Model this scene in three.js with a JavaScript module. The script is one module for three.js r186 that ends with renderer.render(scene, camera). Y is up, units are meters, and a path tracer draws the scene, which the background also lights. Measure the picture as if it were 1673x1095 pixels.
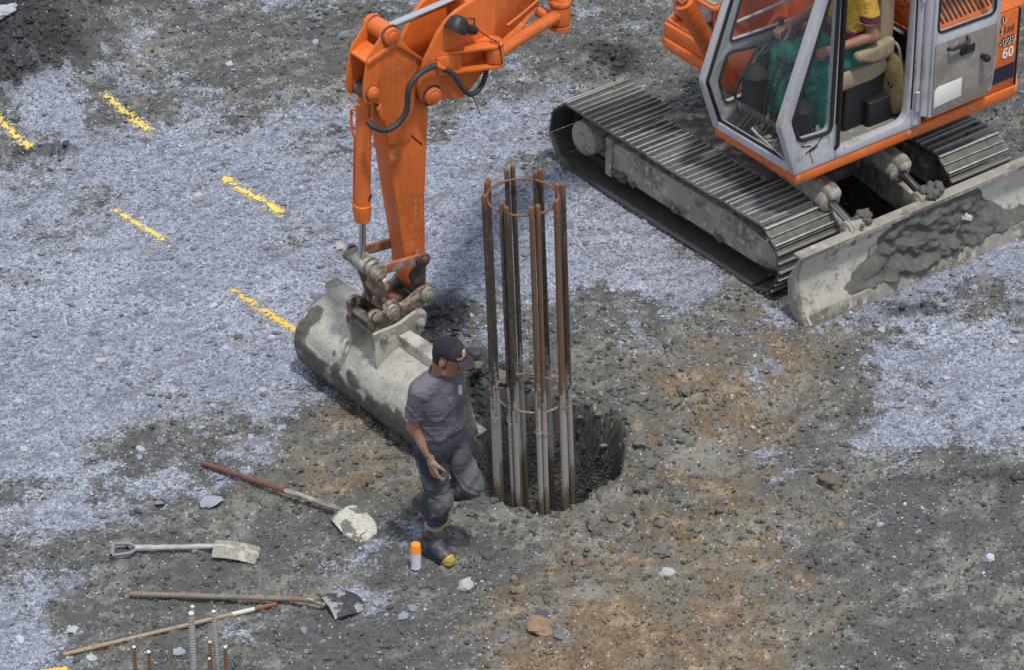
import * as THREE from 'three';
import { mergeGeometries, toCreasedNormals, mergeVertices } from 'three/addons/utils/BufferGeometryUtils.js';
import { RoundedBoxGeometry } from 'three/addons/geometries/RoundedBoxGeometry.js';
import { ImprovedNoise } from 'three/addons/math/ImprovedNoise.js';

// ---------------------------------------------------------------- camera, sky, sun, exposure
const scene = new THREE.Scene();
const PITCH = THREE.MathUtils.degToRad(32.5), CAM_H = 14.25, FOCAL = 6500, PW = 1673, PH = 1095;
const camera = new THREE.PerspectiveCamera(2 * Math.atan(PH / 2 / FOCAL) * 180 / Math.PI, PW / PH, 0.5, 1500);
camera.position.set(0, CAM_H, CAM_H / Math.tan(PITCH));
camera.lookAt(0, 0, 0);

const renderer = new THREE.WebGLRenderer({ antialias: true });
renderer.toneMapping = THREE.LinearToneMapping;
renderer.toneMappingExposure = 1.08;
renderer.shadowMap.enabled = true;

{ // thin bright cloud: a smooth pale sky, a little brighter and less blue towards the horizon and the veiled sun
  const w = 128, h = 64, d = new Float32Array(w * h * 4);
  for (let j = 0; j < h; j++) for (let i = 0; i < w; i++) {
    const el = ((j + .5) / h - .5) * Math.PI, k = Math.max(0, Math.sin(el));
    const v = .68 + .09 * k, o = (j * w + i) * 4;
    d[o] = v * .86; d[o + 1] = v * .94; d[o + 2] = v * 1.1; d[o + 3] = 1;
  }
  const sky = new THREE.DataTexture(d, w, h, THREE.RGBAFormat, THREE.FloatType);
  sky.mapping = THREE.EquirectangularReflectionMapping; sky.magFilter = THREE.LinearFilter; sky.needsUpdate = true;
  scene.background = sky; scene.environment = sky;
}
const SUN = new THREE.Vector3(.139, .951, .275).normalize();
const sun = new THREE.DirectionalLight(new THREE.Color(1, .945, .87), 2.7);
sun.position.copy(SUN).multiplyScalar(30);
sun.castShadow = true; sun.shadow.radius = 9; sun.shadow.mapSize.set(4096, 4096);
Object.assign(sun.shadow.camera, { left: -8, right: 8, top: 8, bottom: -8, near: 5, far: 60 });
scene.add(sun); scene.add(sun.target);

// ---------------------------------------------------------------- helpers
const NO = new ImprovedNoise();
const n3 = (x, y, z = 0) => NO.noise(x, y, z);
const fbm = (x, y, o = 4, z = 0) => { let s = 0, a = .5; for (let i = 0; i < o; i++) { s += a * NO.noise(x, y, z + i * 7.3); x *= 2.03; y *= 2.03; a *= .5; } return s; };
const sst = (a, b, x) => { const t = Math.min(1, Math.max(0, (x - a) / (b - a))); return t * t * (3 - 2 * t); };
const mix = (a, b, t) => a + (b - a) * t;
const mix3 = (a, b, t) => [mix(a[0], b[0], t), mix(a[1], b[1], t), mix(a[2], b[2], t)];
function rnd(seed) { let s = seed >>> 0; return () => { s = (s + 0x6D2B79F5) >>> 0; let t = Math.imul(s ^ (s >>> 15), 1 | s); t = (t + Math.imul(t ^ (t >>> 7), 61 | t)) ^ t; return ((t ^ (t >>> 14)) >>> 0) / 4294967296; }; }
const hash2 = (x, y, s = 0) => { let h = Math.imul(x, 374761393) + Math.imul(y, 668265263) + Math.imul(s, 1442695041); h = Math.imul(h ^ (h >>> 13), 1274126177); return ((h ^ (h >>> 16)) >>> 0) / 4294967296; };
const V3 = (x, y, z) => new THREE.Vector3(x, y, z);

// a pixel of the photograph gives a direction; the plane it is met with gives the place
const CP = Math.cos(PITCH), SP = Math.sin(PITCH);
const pixelDir = (x, y) => { const u = (x - PW / 2) / FOCAL, v = (y - PH / 2) / FOCAL; return V3(u, -SP - v * CP, -CP + v * SP); };
const ground = (x, y, h = 0) => { const d = pixelDir(x, y); return camera.position.clone().addScaledVector(d, (h - CAM_H) / d.y); };

const T0 = Date.now(), stage = n => console.log(n, ((Date.now() - T0) / 1000).toFixed(1));
const taken = {};
function numbered(n) { const k = taken[n] = (taken[n] ?? -1) + 1; return k ? n + '_' + String(k).padStart(3, '0') : n; }
function tag(o, label, category, group, kind) { o.userData.label = label; o.userData.category = category; if (group) o.userData.group = group; if (kind) o.userData.kind = kind; return o; }
function thing(name, label, category, group) { const g = new THREE.Group(); g.name = numbered(name); scene.add(g); return tag(g, label, category, group); }
function boxUV(g) { // uv in metres from the dominant axis of each face
  const p = g.attributes.position, n = g.attributes.normal, uv = new Float32Array(p.count * 2);
  for (let i = 0; i < p.count; i += 3) {
    let x = 0, y = 0, z = 0;
    for (let k = 0; k < 3; k++) { x += n.getX(i + k); y += n.getY(i + k); z += n.getZ(i + k); }
    x = Math.abs(x); y = Math.abs(y); z = Math.abs(z);
    for (let k = 0; k < 3; k++) {
      const q = i + k, X = p.getX(q), Y = p.getY(q), Z = p.getZ(q);
      uv[q * 2] = x >= y && x >= z ? Z : X; uv[q * 2 + 1] = y > x && y >= z ? Z : Y;
    }
  }
  g.setAttribute('uv', new THREE.BufferAttribute(uv, 2));
}
function fin(g, crease = .6, uv = true) {
  for (const k of Object.keys(g.attributes)) if (!['position', 'normal', 'uv', 'color'].includes(k)) g.deleteAttribute(k);
  if (g.index) g = g.toNonIndexed();
  if (crease) g = toCreasedNormals(g, crease);
  if (uv) boxUV(g);
  return g;
}
function mesh(name, geo, mat, parent = scene) {
  if (Array.isArray(geo)) geo = geo.length > 1 ? mergeGeometries(geo) : geo[0];
  const m = new THREE.Mesh(geo, mat); m.name = parent === scene ? numbered(name) : name; m.castShadow = m.receiveShadow = true; parent.add(m); return m;
}
const xf = (g, m) => { g.applyMatrix4(m); return g; };
function cyl(p, q, r0, r1 = r0, seg = 18, crease = .7) {
  const d = q.clone().sub(p), L = d.length();
  const g = new THREE.CylinderGeometry(r1, r0, L, seg, 1);
  g.applyQuaternion(new THREE.Quaternion().setFromUnitVectors(V3(0, 1, 0), d.normalize()));
  g.translate((p.x + q.x) / 2, (p.y + q.y) / 2, (p.z + q.z) / 2);
  return fin(g, crease);
}
function turned(pts, p, dir, seg = 20) { // lathe of [radius, along] pairs set along dir from p
  const g = new THREE.LatheGeometry(pts.map(q => new THREE.Vector2(Math.max(q[0], 1e-4), q[1])), seg);
  g.applyQuaternion(new THREE.Quaternion().setFromUnitVectors(V3(0, 1, 0), dir.clone().normalize()));
  g.translate(p.x, p.y, p.z); return fin(g, .6);
}
function pipe(pts, r, seg = 40, rad = 9, t = .5) {
  return fin(new THREE.TubeGeometry(new THREE.CatmullRomCurve3(pts, false, 'catmullrom', t), seg, r, rad, false), .9);
}
function extr(pts, depth, bevel = .006, holes = []) {
  const s = new THREE.Shape(pts.map(p => new THREE.Vector2(p[0], p[1])));
  for (const h of holes) s.holes.push(new THREE.Path(h.map(p => new THREE.Vector2(p[0], p[1]))));
  const b = Math.min(bevel, depth * .45);
  return new THREE.ExtrudeGeometry(s, { depth: depth - 2 * b, bevelEnabled: b > 0, bevelSize: b, bevelThickness: b, bevelOffset: -b, bevelSegments: 2, curveSegments: 12, steps: 1 }).translate(0, 0, b);
}
function arc(cx, cy, r, a0, a1, n = 8) { const o = []; for (let i = 0; i <= n; i++) { const a = (a0 + (a1 - a0) * i / n) * Math.PI / 180; o.push([cx + r * Math.cos(a), cy + r * Math.sin(a)]); } return o; }
function roundPoly(pts, r, n = 4) { // corners rounded with radius-like offset r (number or per point)
  const o = [], N = pts.length;
  for (let i = 0; i < N; i++) {
    const p = pts[i], a = pts[(i + N - 1) % N], b = pts[(i + 1) % N];
    const la = Math.hypot(a[0] - p[0], a[1] - p[1]), lb = Math.hypot(b[0] - p[0], b[1] - p[1]);
    const rr = Math.min(p[2] ?? r, la * .45, lb * .45);
    const s = [p[0] + (a[0] - p[0]) * rr / la, p[1] + (a[1] - p[1]) * rr / la], e = [p[0] + (b[0] - p[0]) * rr / lb, p[1] + (b[1] - p[1]) * rr / lb];
    for (let k = 0; k <= n; k++) { const t = k / n, u = 1 - t; o.push([u * u * s[0] + 2 * u * t * p[0] + t * t * e[0], u * u * s[1] + 2 * u * t * p[1] + t * t * e[1]]); }
  }
  return o;
}
// ---- textures: tiling value noise
function tnoise(x, y, per, seed) {
  const xi = Math.floor(x), yi = Math.floor(y), u = x - xi, v = y - yi, w = q => ((q % per) + per) % per;
  const su = u * u * (3 - 2 * u), sv = v * v * (3 - 2 * v);
  const a = hash2(w(xi), w(yi), seed), b = hash2(w(xi + 1), w(yi), seed), c = hash2(w(xi), w(yi + 1), seed), d = hash2(w(xi + 1), w(yi + 1), seed);
  return mix(mix(a, b, su), mix(c, d, su), sv);
}
const tfbm = (u, v, per, seed, o = 4) => { let s = 0, a = .5, t = 0; for (let i = 0; i < o; i++) { s += a * tnoise(u * per, v * per, per, seed + i); t += a; per *= 2; a *= .5; } return s / t; };
const toByte = v => Math.round(255 * Math.min(1, Math.max(0, v <= .0031308 ? v * 12.92 : 1.055 * Math.pow(v, 1 / 2.4) - .055)));
function texture(size, fn, { metres = 1, srgb = true } = {}) {
  const d = new Uint8Array(size * size * 4);
  for (let j = 0; j < size; j++) for (let i = 0; i < size; i++) {
    const c = fn((i + .5) / size, (j + .5) / size, i, j), o = (j * size + i) * 4;
    for (let k = 0; k < 3; k++) { const q = Array.isArray(c) ? c[k] : c; d[o + k] = srgb ? toByte(q) : Math.round(255 * Math.min(1, Math.max(0, q))); }
    d[o + 3] = 255;
  }
  const t = new THREE.DataTexture(d, size, size); t.wrapS = t.wrapT = THREE.RepeatWrapping; t.magFilter = THREE.LinearFilter; t.minFilter = THREE.LinearMipmapLinearFilter; t.generateMipmaps = true;
  if (srgb) t.colorSpace = THREE.SRGBColorSpace; t.repeat.set(1 / metres, 1 / metres); t.needsUpdate = true; return t;
}
const std = o => new THREE.MeshStandardMaterial(o);

// ---------------------------------------------------------------- materials
const lin = (r, g, b) => new THREE.Color().setRGB(r, g, b);
const hex3 = h => { const c = new THREE.Color(h); return [c.r, c.g, c.b]; };
function painted(base, chip, dirt, { dirtAt = .62, chipAt = .8, seed = 1, rough = .48, amount = .8, soft = .04 } = {}) {
  const map = texture(512, (u, v) => {
    const big = tfbm(u, v, 3, seed), fine = tfbm(u, v, 40, seed + 20, 3), d = tfbm(u, v, 6, seed + 40, 5), c = tfbm(u, v, 24, seed + 60, 4);
    const drip = tnoise(u * 90, v * 5, 90, seed + 15), scr = tnoise(u * 7 + 2 * big, v * 150, 150, seed + 17) ; let k = base.map(x => x * (.80 + .40 * big) * (.93 + .14 * fine) * (.93 + .14 * drip)); if (scr > .93) k = mix3(k, chip, .35);
    k = mix3(k, dirt, amount * sst(dirtAt - .06, dirtAt + .16, d + .35 * (fine - .5)));
    return mix3(k, chip, .8 * sst(chipAt - .05 - soft, chipAt - .05 + soft, c * .7 + d * .3 + .2 * (fine - .5)));
  });
  const rm = texture(256, (u, v) => rough + .35 * (tfbm(u, v, 5, seed + 80, 5) - .35), { srgb: false });
  return std({ map, roughnessMap: rm, roughness: 1, metalness: 0 });
}
const DUST = hex3('#8f8778'), MUD = [.105, .105, .095], STEEL = [.20, .20, .20];
const M = {};
M.orange = painted(hex3('#cf6828'), hex3('#b98a6c'), hex3('#94502c'), { seed: 3, dirtAt: .56, chipAt: .78, rough: .5, amount: .42, soft: .05 });
M.orangeWorn = painted(hex3('#b5592a'), hex3('#9c938a'), hex3('#6d655b'), { seed: 7, dirtAt: .5, chipAt: .66, rough: .6 , soft: .12 });
M.cabGrey = painted(hex3('#a9aab0'), hex3('#6f6d6b'), hex3('#8f8a80'), { seed: 11, dirtAt: .64, chipAt: .8, rough: .45 });
M.doorPanel = painted(hex3('#7d756e'), hex3('#a8a49c'), hex3('#8f887c'), { seed: 13, dirtAt: .58, chipAt: .80, rough: .75 , soft: .12 });
M.greasy = painted([.05, .042, .035], hex3('#a04a24'), hex3('#6e655a'), { seed: 17, dirtAt: .55, chipAt: .66, rough: .6 , soft: .12 });
M.rustSteel = painted(hex3('#7c6452'), hex3('#b0a79a'), hex3('#3c332d'), { seed: 19, dirtAt: .52, chipAt: .66, rough: .65 , soft: .12 });
M.dusty = painted(hex3('#8f8b82'), hex3('#b8b2a4'), hex3('#5c574e'), { seed: 23, dirtAt: .54, chipAt: .7, rough: .9 , soft: .12 });
M.mudSteel = painted(hex3('#55534e'), hex3('#7b776e'), hex3('#3a3833'), { seed: 29, dirtAt: .5, chipAt: .68, rough: .9 , soft: .12 });
M.black = std({ color: lin(.011, .011, .013), roughness: .5 });
M.rubber = std({ color: lin(.013, .013, .015), roughness: .75 });
M.hose = std({ color: lin(.03, .031, .033), roughness: .6 });
M.chrome = std({ color: lin(.72, .73, .76), roughness: .16, metalness: 1 });
M.darkChrome = std({ color: lin(.35, .34, .36), roughness: .3, metalness: 1 });
M.tan = painted(hex3('#978770'), hex3('#ad9f88'), hex3('#7c6d56'), { seed: 31, dirtAt: .58, chipAt: .85, rough: .85 });
M.cabFloor = painted(hex3('#77746f'), hex3('#a39d90'), hex3('#5a5650'), { seed: 37, dirtAt: .5, chipAt: .66, rough: .95 , soft: .12 });
M.glass = new THREE.MeshPhysicalMaterial({ color: lin(.93, .96, .95), transmission: 1, thickness: 0, roughness: .03, ior: 1.35 });
M.lens = std({ color: lin(.55, .56, .6), roughness: .2, metalness: .3 });
M.paper = std({ color: lin(.68, .69, .63), roughness: .9 });

// ---------------------------------------------------------------- the ground
// machine axes on the ground: a along the tracks, b across them
const YAW = THREE.MathUtils.degToRad(52.3), E1 = V3(Math.cos(YAW), 0, Math.sin(YAW)), E2 = V3(Math.sin(YAW), 0, -Math.cos(YAW));
// coarse survey of the surface every half metre, x from -4.5, z from -5.5: crushed stone cover and orange clay, 0 to 9
const STONE = ['1123444343333222222', '1123444343332222222', '1123444343332222222', '0013333334322222222', '2233434444322222222', '5565545555433332222', '6667666766543332222', '6667888888754333333', '6667888888865444555', '6667888888775455777', '7778888877554556777', '7778888755433457777', '8888877522222268888', '8888754211121377666', '7777643111111354333', '6666532111111332111', '5555322222111111111', '6665322322111111111', '6666322222111111111', '6666322222111111111', '6666422222111111111'];
const CLAY = ['0000000000000000000', '0000000000000000000', '0000000000000000000', '0000000000000000000', '0000000000000000000', '0000000000000000000', '0000000000000000000', '0000000000000000000', '0000000000000000000', '0000000000000000000', '0000000000012100000', '0000000000123310000', '0000000110245410000', '0000001430235310000', '0000012430234200000', '0000012321344200000', '0000001112454200000', '0000000014554200000', '0000000015665200000', '0000000016776200000', '0000000016776200000'];
function survey(t, x, z) {
  const u = Math.min(17.999, Math.max(0, (x + 4.5) / .5)), v = Math.min(19.999, Math.max(0, (z + 5.5) / .5)), i = Math.floor(u), j = Math.floor(v), a = u - i, b = v - j;
  return (mix(mix(+t[j][i], +t[j][i + 1], a), mix(+t[j + 1][i], +t[j + 1][i + 1], a), b)) / 9;
}
// mounds and hollows: photo position, radii (m), height (m); dark: wet, freshly dug soil, plus painted shade of the arm and machine
const blob = (px, py, rx, rz, h) => { const p = ground(px, py); return { x: p.x, z: p.z, rx, rz, h }; };
const MOUNDS = [blob(775, 628, .26, .34, .2), blob(725, 530, .2, .3, .05), blob(700, 655, .15, .2, .05), blob(1035, 700, .13, .25, .07), blob(1020, 800, .2, .16, .04), blob(1085, 870, .25, .2, .05), blob(10, 110, .8, 1.1, .28), blob(90, 30, .7, .8, .14), blob(1005, 100, .35, .45, .07), blob(1480, 520, .4, .22, .04), blob(1655, 800, .5, .22, .06), blob(1500, 800, .5, .25, .04), blob(1640, 190, .4, .4, .1), blob(1420, 590, .2, .25, .06), blob(180, 905, .5, .25, .03), blob(110, 255, .28, .12, .05), blob(460, 930, .4, .3, -.02), blob(1150, 745, .3, .3, -.05), blob(1120, 960, .5, .25, .03), blob(860, 20, .8, .5, .05), blob(520, 180, .6, .2, -.02), blob(330, 700, .25, .2, .03)];
const WET_SHADE = [blob(728, 520, .2, .42, .9), blob(715, 590, .18, .3, .8), blob(790, 640, .3, .4, .85), blob(850, 700, .32, .35, .7), blob(0, 110, .6, .75, 1), blob(60, 20, .7, .5, .7), blob(1490, 510, .38, .22, .55), blob(1655, 790, .35, .14, .45), blob(1005, 100, .3, .4, .5), blob(1460, 330, .7, 1.1, .6), blob(80, 255, .3, .1, .8), blob(480, 470, .01, .01, 0), blob(1330, 590, .35, .2, .25), blob(1560, 780, .5, .2, .35), blob(1420, 940, .9, .5, .2), blob(560, 210, .3, .2, .3), blob(620, 30, .5, .25, .35), blob(910, 180, .4, .5, .2)];  // also paints the arm's shadow by the bucket and shade between the tracks
const PATCH = [blob(1010, 420, .5, .55, .3), blob(1140, 455, .4, .35, .25), blob(940, 330, .4, .5, .15), blob(1440, 640, .2, .4, .15), blob(585, 984, .17, .15, 1.0), blob(30, 1040, .4, .3, .2), blob(1370, 800, .2, .2, .15), blob(1620, 300, .4, .4, -.2), blob(120, 840, .5, .2, .15)];
const SMEAR = [blob(1145, 745, .28, .26, 1), blob(960, 970, .22, .1, .9), blob(1090, 935, .22, .12, .8), blob(1010, 1000, .15, .08, .8), blob(1290, 620, .4, .25, .6), blob(830, 850, .3, .12, .7), blob(680, 770, .3, .2, .5), blob(500, 150, .7, .4, .5), blob(300, 90, .5, .3, .5), blob(1450, 950, .6, .3, .35), blob(180, 1000, .3, .2, .4), blob(1210, 930, .2, .1, .7)];
const smearRaw = (x, z) => Math.min(1, SMEAR.reduce((s, b) => Math.max(s, b.h * bell(b, x, z)), 0));
const HOLE = { x: .208, z: 1.42, rx: .465, rz: .6, depth: 1.35 };
function holeR(x, z) {
  const dx = (x - HOLE.x) / HOLE.rx, dz = (z - HOLE.z) / HOLE.rz, a = Math.atan2(dz, dx);
  return Math.hypot(dx, dz) + .13 * n3(Math.cos(a) * 1.7 + 5, Math.sin(a) * 1.7, 3.1) + .035 * n3(x * 7, z * 7, 1.7);
}
const bell = (b, x, z) => { const dx = (x - b.x) / b.rx, dz = (z - b.z) / b.rz, d = dx * dx + dz * dz; return d > 6 ? 0 : Math.exp(-d * 1.3); };
const GX0 = -4.7, GX1 = 4.7, GZ0 = -5.6, GZ1 = 4.4;
const stoneRaw = (x, z) => sst(.24, .92, survey(STONE, x, z) + .30 * fbm((x * E1.x + z * E1.z) * 3.2, (x * E2.x + z * E2.z) * .8, 3, 61) + PATCH.reduce((s, b) => s + b.h * bell(b, x, z), 0) + .8 * fbm(x * 1.5, z * 1.5, 5, 2.2) + .24 * n3(x * 9, z * 9, 4) + .16 * n3(x * 23, z * 23, 6));
const clayRaw = (x, z) => sst(.18, .80, survey(CLAY, x, z) * 1.05 + .75 * fbm(x * 2.6 + 9, z * 2.6, 5, 8) + .26 * n3(x * 17, z * 17, 5)) * .85;
const wetShadeRaw = (x, z) => { let s = 0; for (const b of WET_SHADE) s = Math.max(s, b.h * bell(b, x, z)); return sst(.16, .5, s + .35 * fbm(x * 3, z * 3, 4, 14)); };
const gridded = f => { // sampled once on a 16 mm grid, then read back
  const C = 600, a = new Float32Array((C + 1) * (C + 1)); for (let j = 0; j <= C; j++) for (let i = 0; i <= C; i++) a[j * (C + 1) + i] = f(mix(GX0, GX1, i / C), mix(GZ0, GZ1, j / C));
  return (x, z) => { const u = (x - GX0) / (GX1 - GX0) * C, v = (z - GZ0) / (GZ1 - GZ0) * C; if (u < 0 || v < 0 || u >= C || v >= C) return f(x, z); const i = Math.floor(u), j = Math.floor(v), p = u - i, q = v - j, o = j * (C + 1) + i; return (a[o] * (1 - p) + a[o + 1] * p) * (1 - q) + (a[o + C + 1] * (1 - p) + a[o + C + 2] * p) * q; };
};
const stoneAt = gridded(stoneRaw), clayAt = gridded(clayRaw), wetShadeAt = gridded(wetShadeRaw), smearAt = gridded(smearRaw);
const PRINTS = [[blob(1290, 625, .6, .5, 1), E1, .085, .030], [blob(470, 160, .8, .6, 1), V3(.75, 0, .66), .11, .02], [blob(960, 205, .3, .6, 1), E1, .07, .008], [blob(1600, 520, .5, .5, 1), E1, .09, .018], [blob(1520, 960, .9, .6, 1), V3(.35, 0, .94), .3, .03], [blob(1150, 760, .3, .3, 1), V3(.3, 0, .95), .09, .015], [blob(280, 420, .5, .5, 1), V3(.72, 0, .69), .1, .006], [blob(180, 990, .35, .35, 1), V3(.9, 0, -.42), .2, .012], [blob(1000, 960, .55, .3, 1), V3(.25, 0, .97), .22, .03]];
function heightAt(x, z) {
  let h = .035 * fbm(x * .7 + 3, z * .7, 3, 1);
  const far = Math.max(Math.abs(x) - 6, Math.abs(z) - 7);
  if (far > 0) return h * 2 + .05 * fbm(x * .3, z * .3, 3, 9);
  for (const m of MOUNDS) h += m.h * bell(m, x, z) * (1 + .5 * n3(x * 6, z * 6, 2));
  const s = stoneAt(x, z), w = wetShadeAt(x, z), c = clayAt(x, z), soft = Math.max(w, (1 - s) * .75 * (1 - .7 * smearAt(x, z)));
  h += .016 * fbm(x * 4, z * 4, 3, 6) * (.6 + soft + 1.6 * soft * (1 - s) * sst(-1, .5, z));
  const lump = Math.abs(n3(x * 9 + n3(x * 4, z * 4) * .8, z * 9, 11)), lump2 = Math.abs(n3(x * 19, z * 19, 12));
  h += soft * (.085 * (lump - .25) * (.45 + w * 1.0 + c * .7) + .042 * (lump2 - .25) + .018 * Math.abs(n3(x * 43, z * 43, 17))) + .007 * n3(x * 37, z * 37, 13) * (.35 + soft);
  for (const [b, d, pitch, amp] of PRINTS) { const k = bell(b, x, z); if (k > .02) { const t = x * d.x + z * d.z; h += k * amp * Math.sin((t + .03 * n3(x * 3, z * 3, 7)) * 2 * Math.PI / pitch) * (.5 + n3(x * 5, z * 5, 3)); } }
  const r = holeR(x, z);
  if (r < 2) {
    h += .05 * Math.exp(-Math.pow((r - 1.2) / .2, 2)) * sst(-.25, .5, n3(x * 5, z * 5, 21) + (x - HOLE.x) * .8 - (z - HOLE.z) * .4);
    const wall = .025 * n3(x * 7, z * 7, 2);
    h = mix(-HOLE.depth + .1 * n3(x * 8, z * 8), h, Math.pow(sst(.86 + wall, 1.09 + wall, r), .8));
  }
  return h;
}
{
  const S = 2048, col = new Uint8Array(S * S * 4), bmp = new Uint8Array(S * S * 4);
  // soft masks on a coarse grid, then grain for every texel
  const C = 500, mk = [stoneAt, clayAt, wetShadeAt, (x, z) => fbm(x * 1.6, z * 1.6, 5, 31), (x, z) => fbm(x * 7, z * 7, 4, 33), (x, z) => fbm(x * .8 + 4, z * .8, 3, 37), (x, z) => { const a = x * E1.x + z * E1.z, b = x * E2.x + z * E2.z; return fbm(a * 11, b * 2.2, 4, 41); }, (x, z) => sst(.05, .6, survey(CLAY, x, z) + .5 * fbm(x * 1.7, z * 1.7, 4, 43)), (x, z) => SMEAR.reduce((s, b) => Math.max(s, b.h * bell(b, x, z)), 0)].map(f => { const a = new Float32Array((C + 1) * (C + 1)); for (let j = 0; j <= C; j++) for (let i = 0; i <= C; i++) a[j * (C + 1) + i] = f(mix(GX0, GX1, i / C), mix(GZ0, GZ1, j / C)); return a; });
  let o0 = 0, w00 = 0, w10 = 0, w01 = 0, w11 = 0; const seek = (u, v) => { u *= C; v *= C; const i = Math.min(C - 1, Math.floor(u)), j = Math.min(C - 1, Math.floor(v)), p = u - i, q = v - j; o0 = j * (C + 1) + i; w00 = (1 - p) * (1 - q); w10 = p * (1 - q); w01 = (1 - p) * q; w11 = p * q; };
  const put = a => a[o0] * w00 + a[o0 + 1] * w10 + a[o0 + C + 1] * w01 + a[o0 + C + 2] * w11;
  const stone0 = [.205, .228, .285], stoneHi = [.43, .465, .55], mud0 = [.082, .086, .082], mudDry = [.172, .170, .152], stain = [.190, .163, .122], smear = [.205, .198, .168], clay0 = [.170, .115, .068], clayHi = [.26, .20, .135], wetShade0 = [.034, .037, .042];
  for (let j = 0; j < S; j++) for (let i = 0; i < S; i++) {
    const u = (i + .5) / S, v = (j + .5) / S;
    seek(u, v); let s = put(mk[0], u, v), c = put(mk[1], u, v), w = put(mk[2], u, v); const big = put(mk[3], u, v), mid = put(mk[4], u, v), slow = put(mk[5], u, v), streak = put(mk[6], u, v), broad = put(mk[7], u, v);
    const g1 = hash2(i, j, 1), g2 = hash2((i + (j >> 2)) >> 1, j >> 1, 2), g3 = hash2((i + 3 * (j >> 3)) >> 2, (j + (i >> 3)) >> 2, 3), g5 = hash2((i + (j >> 4)) >> 3, (j + 2 * (i >> 4)) >> 3, 4);
    const grain = .45 * g1 + .35 * g2 + .2 * g3;
    s = sst(.25, .75, s + .35 * (g3 - .5) + .25 * (g2 - .5)); c = sst(.3, .7, c + .3 * (g5 - .5) + .3 * (g3 - .5));
    let k = mix3(mud0, mudDry, sst(-.12, .42, big * .7 + mid * .6 + streak * .8 + .25 * (g3 - .5)));
    k = mix3(k, stain, .65 * broad); k = mix3(k, smear, .75 * sst(.25, .7, put(mk[8], u, v) + .5 * streak + .2 * (g3 - .5)));
    k = mix3(k, mix3(clay0, clayHi, sst(0, .35, mid + .3 * (g5 - .5))), c * .8);
    k = mix3(k, wetShade0, w * .85);  // dark colour for wet soil and for the painted shade
    k = mix3(k, mix3(stone0, stoneHi, Math.pow(g2, 3) * .8 + .25 * sst(0, .3, slow)), s * (1 - w * .8));
    const f = (mix(.60, .74, s) + mix(.80, .52, s) * grain) * (1 + .4 * mid) * (1 - s * .42 * sst(.02, .4, streak));
    if (g2 > .991 && !(w > .5 && g1 < .5)) k = mix3(k, [.5, .5, .48], .75);
    else if (g3 > .985) k = mix3(k, [.06, .062, .066], .6);
    const o = (j * S + i) * 4; for (let q = 0; q < 3; q++) { col[o + q] = toByte(k[q] * f); bmp[o + q] = Math.round(255 * Math.min(1, Math.max(0, .5 * g3 + .3 * g2 + .2 * g1))); } col[o + 3] = bmp[o + 3] = 255;
  }
  const map = new THREE.DataTexture(col, S, S), bump = new THREE.DataTexture(bmp, S, S);
  for (const t of [map, bump]) { t.wrapS = t.wrapT = THREE.MirroredRepeatWrapping; t.magFilter = THREE.LinearFilter; t.minFilter = THREE.LinearMipmapLinearFilter; t.generateMipmaps = true; t.needsUpdate = true; }
  map.colorSpace = THREE.SRGBColorSpace;
  const axis = (a, b, step) => { const o = []; for (let x = a; x <= b + 1e-6; x += step) o.push(x); let g = step; const hi = [], lo = []; let p = b, q = a; while (p < 500) { g *= 1.35; p += g; q -= g; hi.push(p); lo.unshift(q); } return [...lo, ...o, ...hi]; };
  const xs = axis(-4.25, 4.25, .0165), zs = axis(-5.2, 3.95, .0165), nx = xs.length, nz = zs.length;
  const pos = new Float32Array(nx * nz * 3), uv = new Float32Array(nx * nz * 2), idx = new Uint32Array((nx - 1) * (nz - 1) * 6);
  for (let j = 0; j < nz; j++) for (let i = 0; i < nx; i++) { const o = j * nx + i, x = xs[i], z = zs[j]; pos[o * 3] = x; pos[o * 3 + 1] = heightAt(x, z); pos[o * 3 + 2] = z; uv[o * 2] = (x - GX0) / (GX1 - GX0); uv[o * 2 + 1] = (z - GZ0 - Math.min(0, pos[o * 3 + 1] + .15)) / (GZ1 - GZ0); }
  let q = 0; for (let j = 0; j < nz - 1; j++) for (let i = 0; i < nx - 1; i++) { const a = j * nx + i, b = a + 1, c = a + nx, d = c + 1; idx[q++] = a; idx[q++] = c; idx[q++] = b; idx[q++] = b; idx[q++] = c; idx[q++] = d; }
  const g = new THREE.BufferGeometry(); g.setAttribute('position', new THREE.BufferAttribute(pos, 3)); g.setAttribute('uv', new THREE.BufferAttribute(uv, 2)); g.setIndex(new THREE.BufferAttribute(idx, 1)); g.computeVertexNormals();
  const m = mesh('ground', g, std({ map, bumpMap: bump, bumpScale: .010, roughness: .95 })); m.userData.kind = 'structure';
}
stage('ground');

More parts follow.
